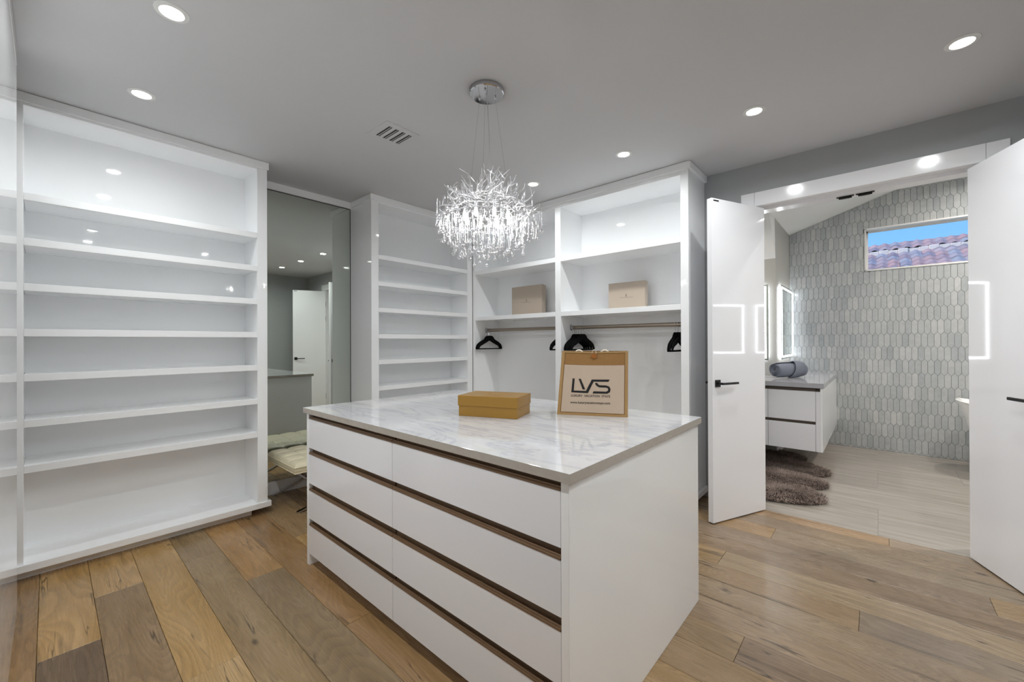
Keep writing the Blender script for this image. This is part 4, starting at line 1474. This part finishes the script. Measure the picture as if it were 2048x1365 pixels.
bm = bmesh.new()
NX, NY = 100, 70
gx0, gx1, gy0, gy1 = 3.85, 5.9, 0.30, 1.5
vg = {}
for j in range(NY + 1):
    for i in range(NX + 1):
        x = gx0 + (gx1 - gx0) * i / NX; y = gy0 + (gy1 - gy0) * j / NY
        s = rug_inside(x, y)
        if s > 0:
            vg[(i, j)] = bm.verts.new((x, y, 0.004 + 0.022 * min(1, s / 0.06)))
for j in range(NY):
    for i in range(NX):
        q = [(i, j), (i + 1, j), (i + 1, j + 1), (i, j + 1)]
        if all(p in vg for p in q):
            bm.faces.new([vg[p] for p in q])
finish(bm, 'pelt', FUR, rug, smooth=True, tri_normals=False)
verts = []; faces = []
cnt_h = 0
while cnt_h < 26000:
    x = random.uniform(gx0, gx1); y = random.uniform(gy0, gy1)
    s = rug_inside(x, y)
    if s <= 0.004: continue
    cnt_h += 1
    e_ = 0.01
    gxv = rug_inside(x + e_, y) - rug_inside(x - e_, y); gyv = rug_inside(x, y + e_) - rug_inside(x, y - e_)
    gl = math.hypot(gxv, gyv) + 1e-6
    ox, oy = -gxv / gl, -gyv / gl
    h = random.uniform(0.022, 0.04); ln = random.uniform(0.02, 0.05)
    a = math.atan2(oy, ox) + random.uniform(-0.7, 0.7)
    z0_ = 0.004 + 0.02 * min(1, s / 0.06)
    px, py = -math.sin(a) * 0.0022, math.cos(a) * 0.0022
    tx, ty = math.cos(a), math.sin(a)
    b0 = len(verts)
    verts += [(x - px, y - py, z0_), (x + px, y + py, z0_), (x + tx * ln * 0.5 + px * .7, y + ty * ln * 0.5 + py * .7, z0_ + h * 0.8), (x + tx * ln * 0.5 - px * .7, y + ty * ln * 0.5 - py * .7, z0_ + h * 0.8), (x + tx * ln * 1.2, y + ty * ln * 1.2, z0_ + h * 0.75)]
    faces += [(b0, b0 + 1, b0 + 2, b0 + 3), (b0 + 3, b0 + 2, b0 + 4)]
off = offset_of(rug)
me = bpy.data.meshes.new('fur')
me.from_pydata([(a - off.x, b_ - off.y, c_ - off.z) for a, b_, c_ in verts], [], faces)
me.materials.append(FUR)
o = bpy.data.objects.new('fur', me); COL.objects.link(o); o.parent = rug; o['kind'] = 'stuff'

# bathtub ---------------------------------------------------------------
tub = thing('bathtub', 'white freestanding bathtub peeking out behind the right door', 'bathtub', (6.2, -1.5, 0))
bm = bmesh.new()


def tub_ring(k_, z, cxt=6.20, cyt=-1.45, a=0.40, b_=0.85, n_=48, lift=0.0):
    out_ = []
    for q in range(n_):
        th = 2 * math.pi * q / n_
        c_, s_ = math.cos(th), math.sin(th)
        ex = 2.6
        x = cxt + a * k_ * math.copysign(abs(c_) ** (2 / ex), c_)
        y = cyt + b_ * k_ * math.copysign(abs(s_) ** (2 / ex), s_)
        out_.append(bm.verts.new((x, y, z + lift * (s_ ** 2 if s_ > 0 else s_ ** 2))))
    return out_


rings = [tub_ring(0.76, 0.001), tub_ring(0.78, 0.03), tub_ring(0.83, 0.25), tub_ring(0.92, 0.52, lift=0.05), tub_ring(0.985, 0.665, lift=0.07), tub_ring(1.0, 0.672, lift=0.07), tub_ring(0.985, 0.680, lift=0.07), tub_ring(0.95, 0.66, lift=0.07), tub_ring(0.86, 0.45, lift=0.05), tub_ring(0.72, 0.18), tub_ring(0.5, 0.14)]
for a, b_ in zip(rings, rings[1:]):
    for q in range(48):
        bm.faces.new((a[q], a[(q + 1) % 48], b_[(q + 1) % 48], b_[q]))
bm.faces.new(rings[0]); bm.faces.new(rings[-1])
finish(bm, 'tub_shell', PORCELAIN, tub, smooth=True)

# ================================================================== OUTSIDE: NEIGHBOUR ROOF
roof = thing('neighbour_roof', 'weathered clay tiled roof of the house beyond the high window', 'roof', (16.5, -1.5, 2.6))
S_ = 0.42
zr = lambda x: 1.35 + 0.116 * 15.0 + S_ * (x - 15.0)
bm = bmesh.new()
bm_prism(bm, [(14.0, zr(14.0) - 0.12), (18.4, zr(18.4) - 0.12), (20.5, zr(14.5)), (20.5, 0.0), (14.0, 0.0)], lambda u, v, h: (u, h, v), -12, 6)
finish(bm, 'roof_deck', MORTAR, roof)


def rtile_mesh(wd=0.25, ln=0.46, amp=0.05, th=0.022):
    bm = bmesh.new()
    n_ = 12
    rows = []
    for (lx, lift) in ((0.0, 0.028), (ln, 0.0)):
        topv, botv = [], []
        for i in range(n_ + 1):
            f_ = i / n_
            y = -f_ * wd
            zz = amp * (0.5 - 0.5 * math.cos(2 * math.pi * f_)) if True else 0
            topv.append(bm.verts.new((lx, y, zz + lift + S_ * lx)))
            botv.append(bm.verts.new((lx, y, zz + lift + S_ * lx - th)))
        rows.append((topv, botv))
    (t0, b0), (t1, b1) = rows
    for i in range(n_):
        bm.faces.new((t0[i], t0[i + 1], t1[i + 1], t1[i])); bm.faces.new((b0[i], b1[i], b1[i + 1], b0[i + 1]))
        bm.faces.new((t0[i], b0[i], b0[i + 1], t0[i + 1])); bm.faces.new((t1[i], t1[i + 1], b1[i + 1], b1[i]))
    bm.faces.new((t0[0], t1[0], b1[0], b0[0])); bm.faces.new((t0[-1], b0[-1], b1[-1], t1[-1]))
    return finish(bm, 'roof_tile', ROOFT, roof, smooth=True, world=False)


rt0 = rtile_mesh()
offr = offset_of(roof)
first_t = True
for r_ in range(8):
    x = 14.75 + 0.36 * r_
    for c_ in range(13):
        y = 0.50 - 0.25 * c_
        if r_ == 7 and c_ < 7: continue
        o = rt0 if first_t else rt0.copy()
        if not first_t:
            COL.objects.link(o)
        first_t = False
        o.parent = roof
        o.location = Vector((x, y + random.uniform(-.006, .006), zr(x) - 0.03 + random.uniform(-.004, .004))) - offr
bm = bmesh.new()
for c_ in range(16):
    y = 0.6 - 0.22 * c_
    bm_box(bm, 17.28 + random.uniform(-.03, .03), 17.55, y - 0.23, y, zr(17.28) - 0.06, zr(17.28) + 0.115 + random.uniform(-.025, .03), bev=0.02)
tag(finish(bm, 'mortar_bed', MORTAR, roof), 'pale broken mortar strip', None, kind='stuff')
for r_ in range(2):
    x = 17.45 + 0.36 * r_
    for c_ in range(13):
        y = 0.42 - 0.25 * c_
        o = rt0.copy(); COL.objects.link(o); o.parent = roof
        o.location = Vector((x, y, zr(x) + 0.045 + random.uniform(-.01, .01))) - offr
rm = None
for c_ in range(11):
    if rm is None:
        bm = bmesh.new()
        prof = [(0.11 * math.cos(a), 0.10 * math.sin(a)) for a in [math.pi * q / 8 for q in range(9)]]
        for i, (ya, k_) in enumerate(((0.0, 1.12), (-0.34, 0.95))):
            pass
        A = [bm.verts.new((u * 1.12, 0.0, v * 1.12)) for u, v in prof]; B_ = [bm.verts.new((u * 0.95, -0.38, v * 0.95)) for u, v in prof]
        for i in range(8):
            bm.faces.new((A[i], A[i + 1], B_[i + 1], B_[i]))
        bm.faces.new(A); bm.faces.new(B_)
        rm = finish(bm, 'ridge_tile', ROOFT, roof, smooth=True, world=False); o = rm
    else:
        o = rm.copy(); COL.objects.link(o); o.parent = roof
    yy = 0.55 - 0.33 * c_
    drop = 0.05 * max(0, (yy + 0.2)) if yy > -0.2 else 0
    o.location = Vector((18.25, yy, zr(18.1) + 0.03 - drop * 3)) - offr

SC.cycles.max_bounces = 10
SC.cycles.diffuse_bounces = 6
SC.cycles.glossy_bounces = 5
SC.cycles.transparent_max_bounces = 24
SC.cycles.use_denoising = True
SC.cycles.caustics_reflective = False
SC.cycles.caustics_refractive = False
SC.cycles.sample_clamp_indirect = 6.0
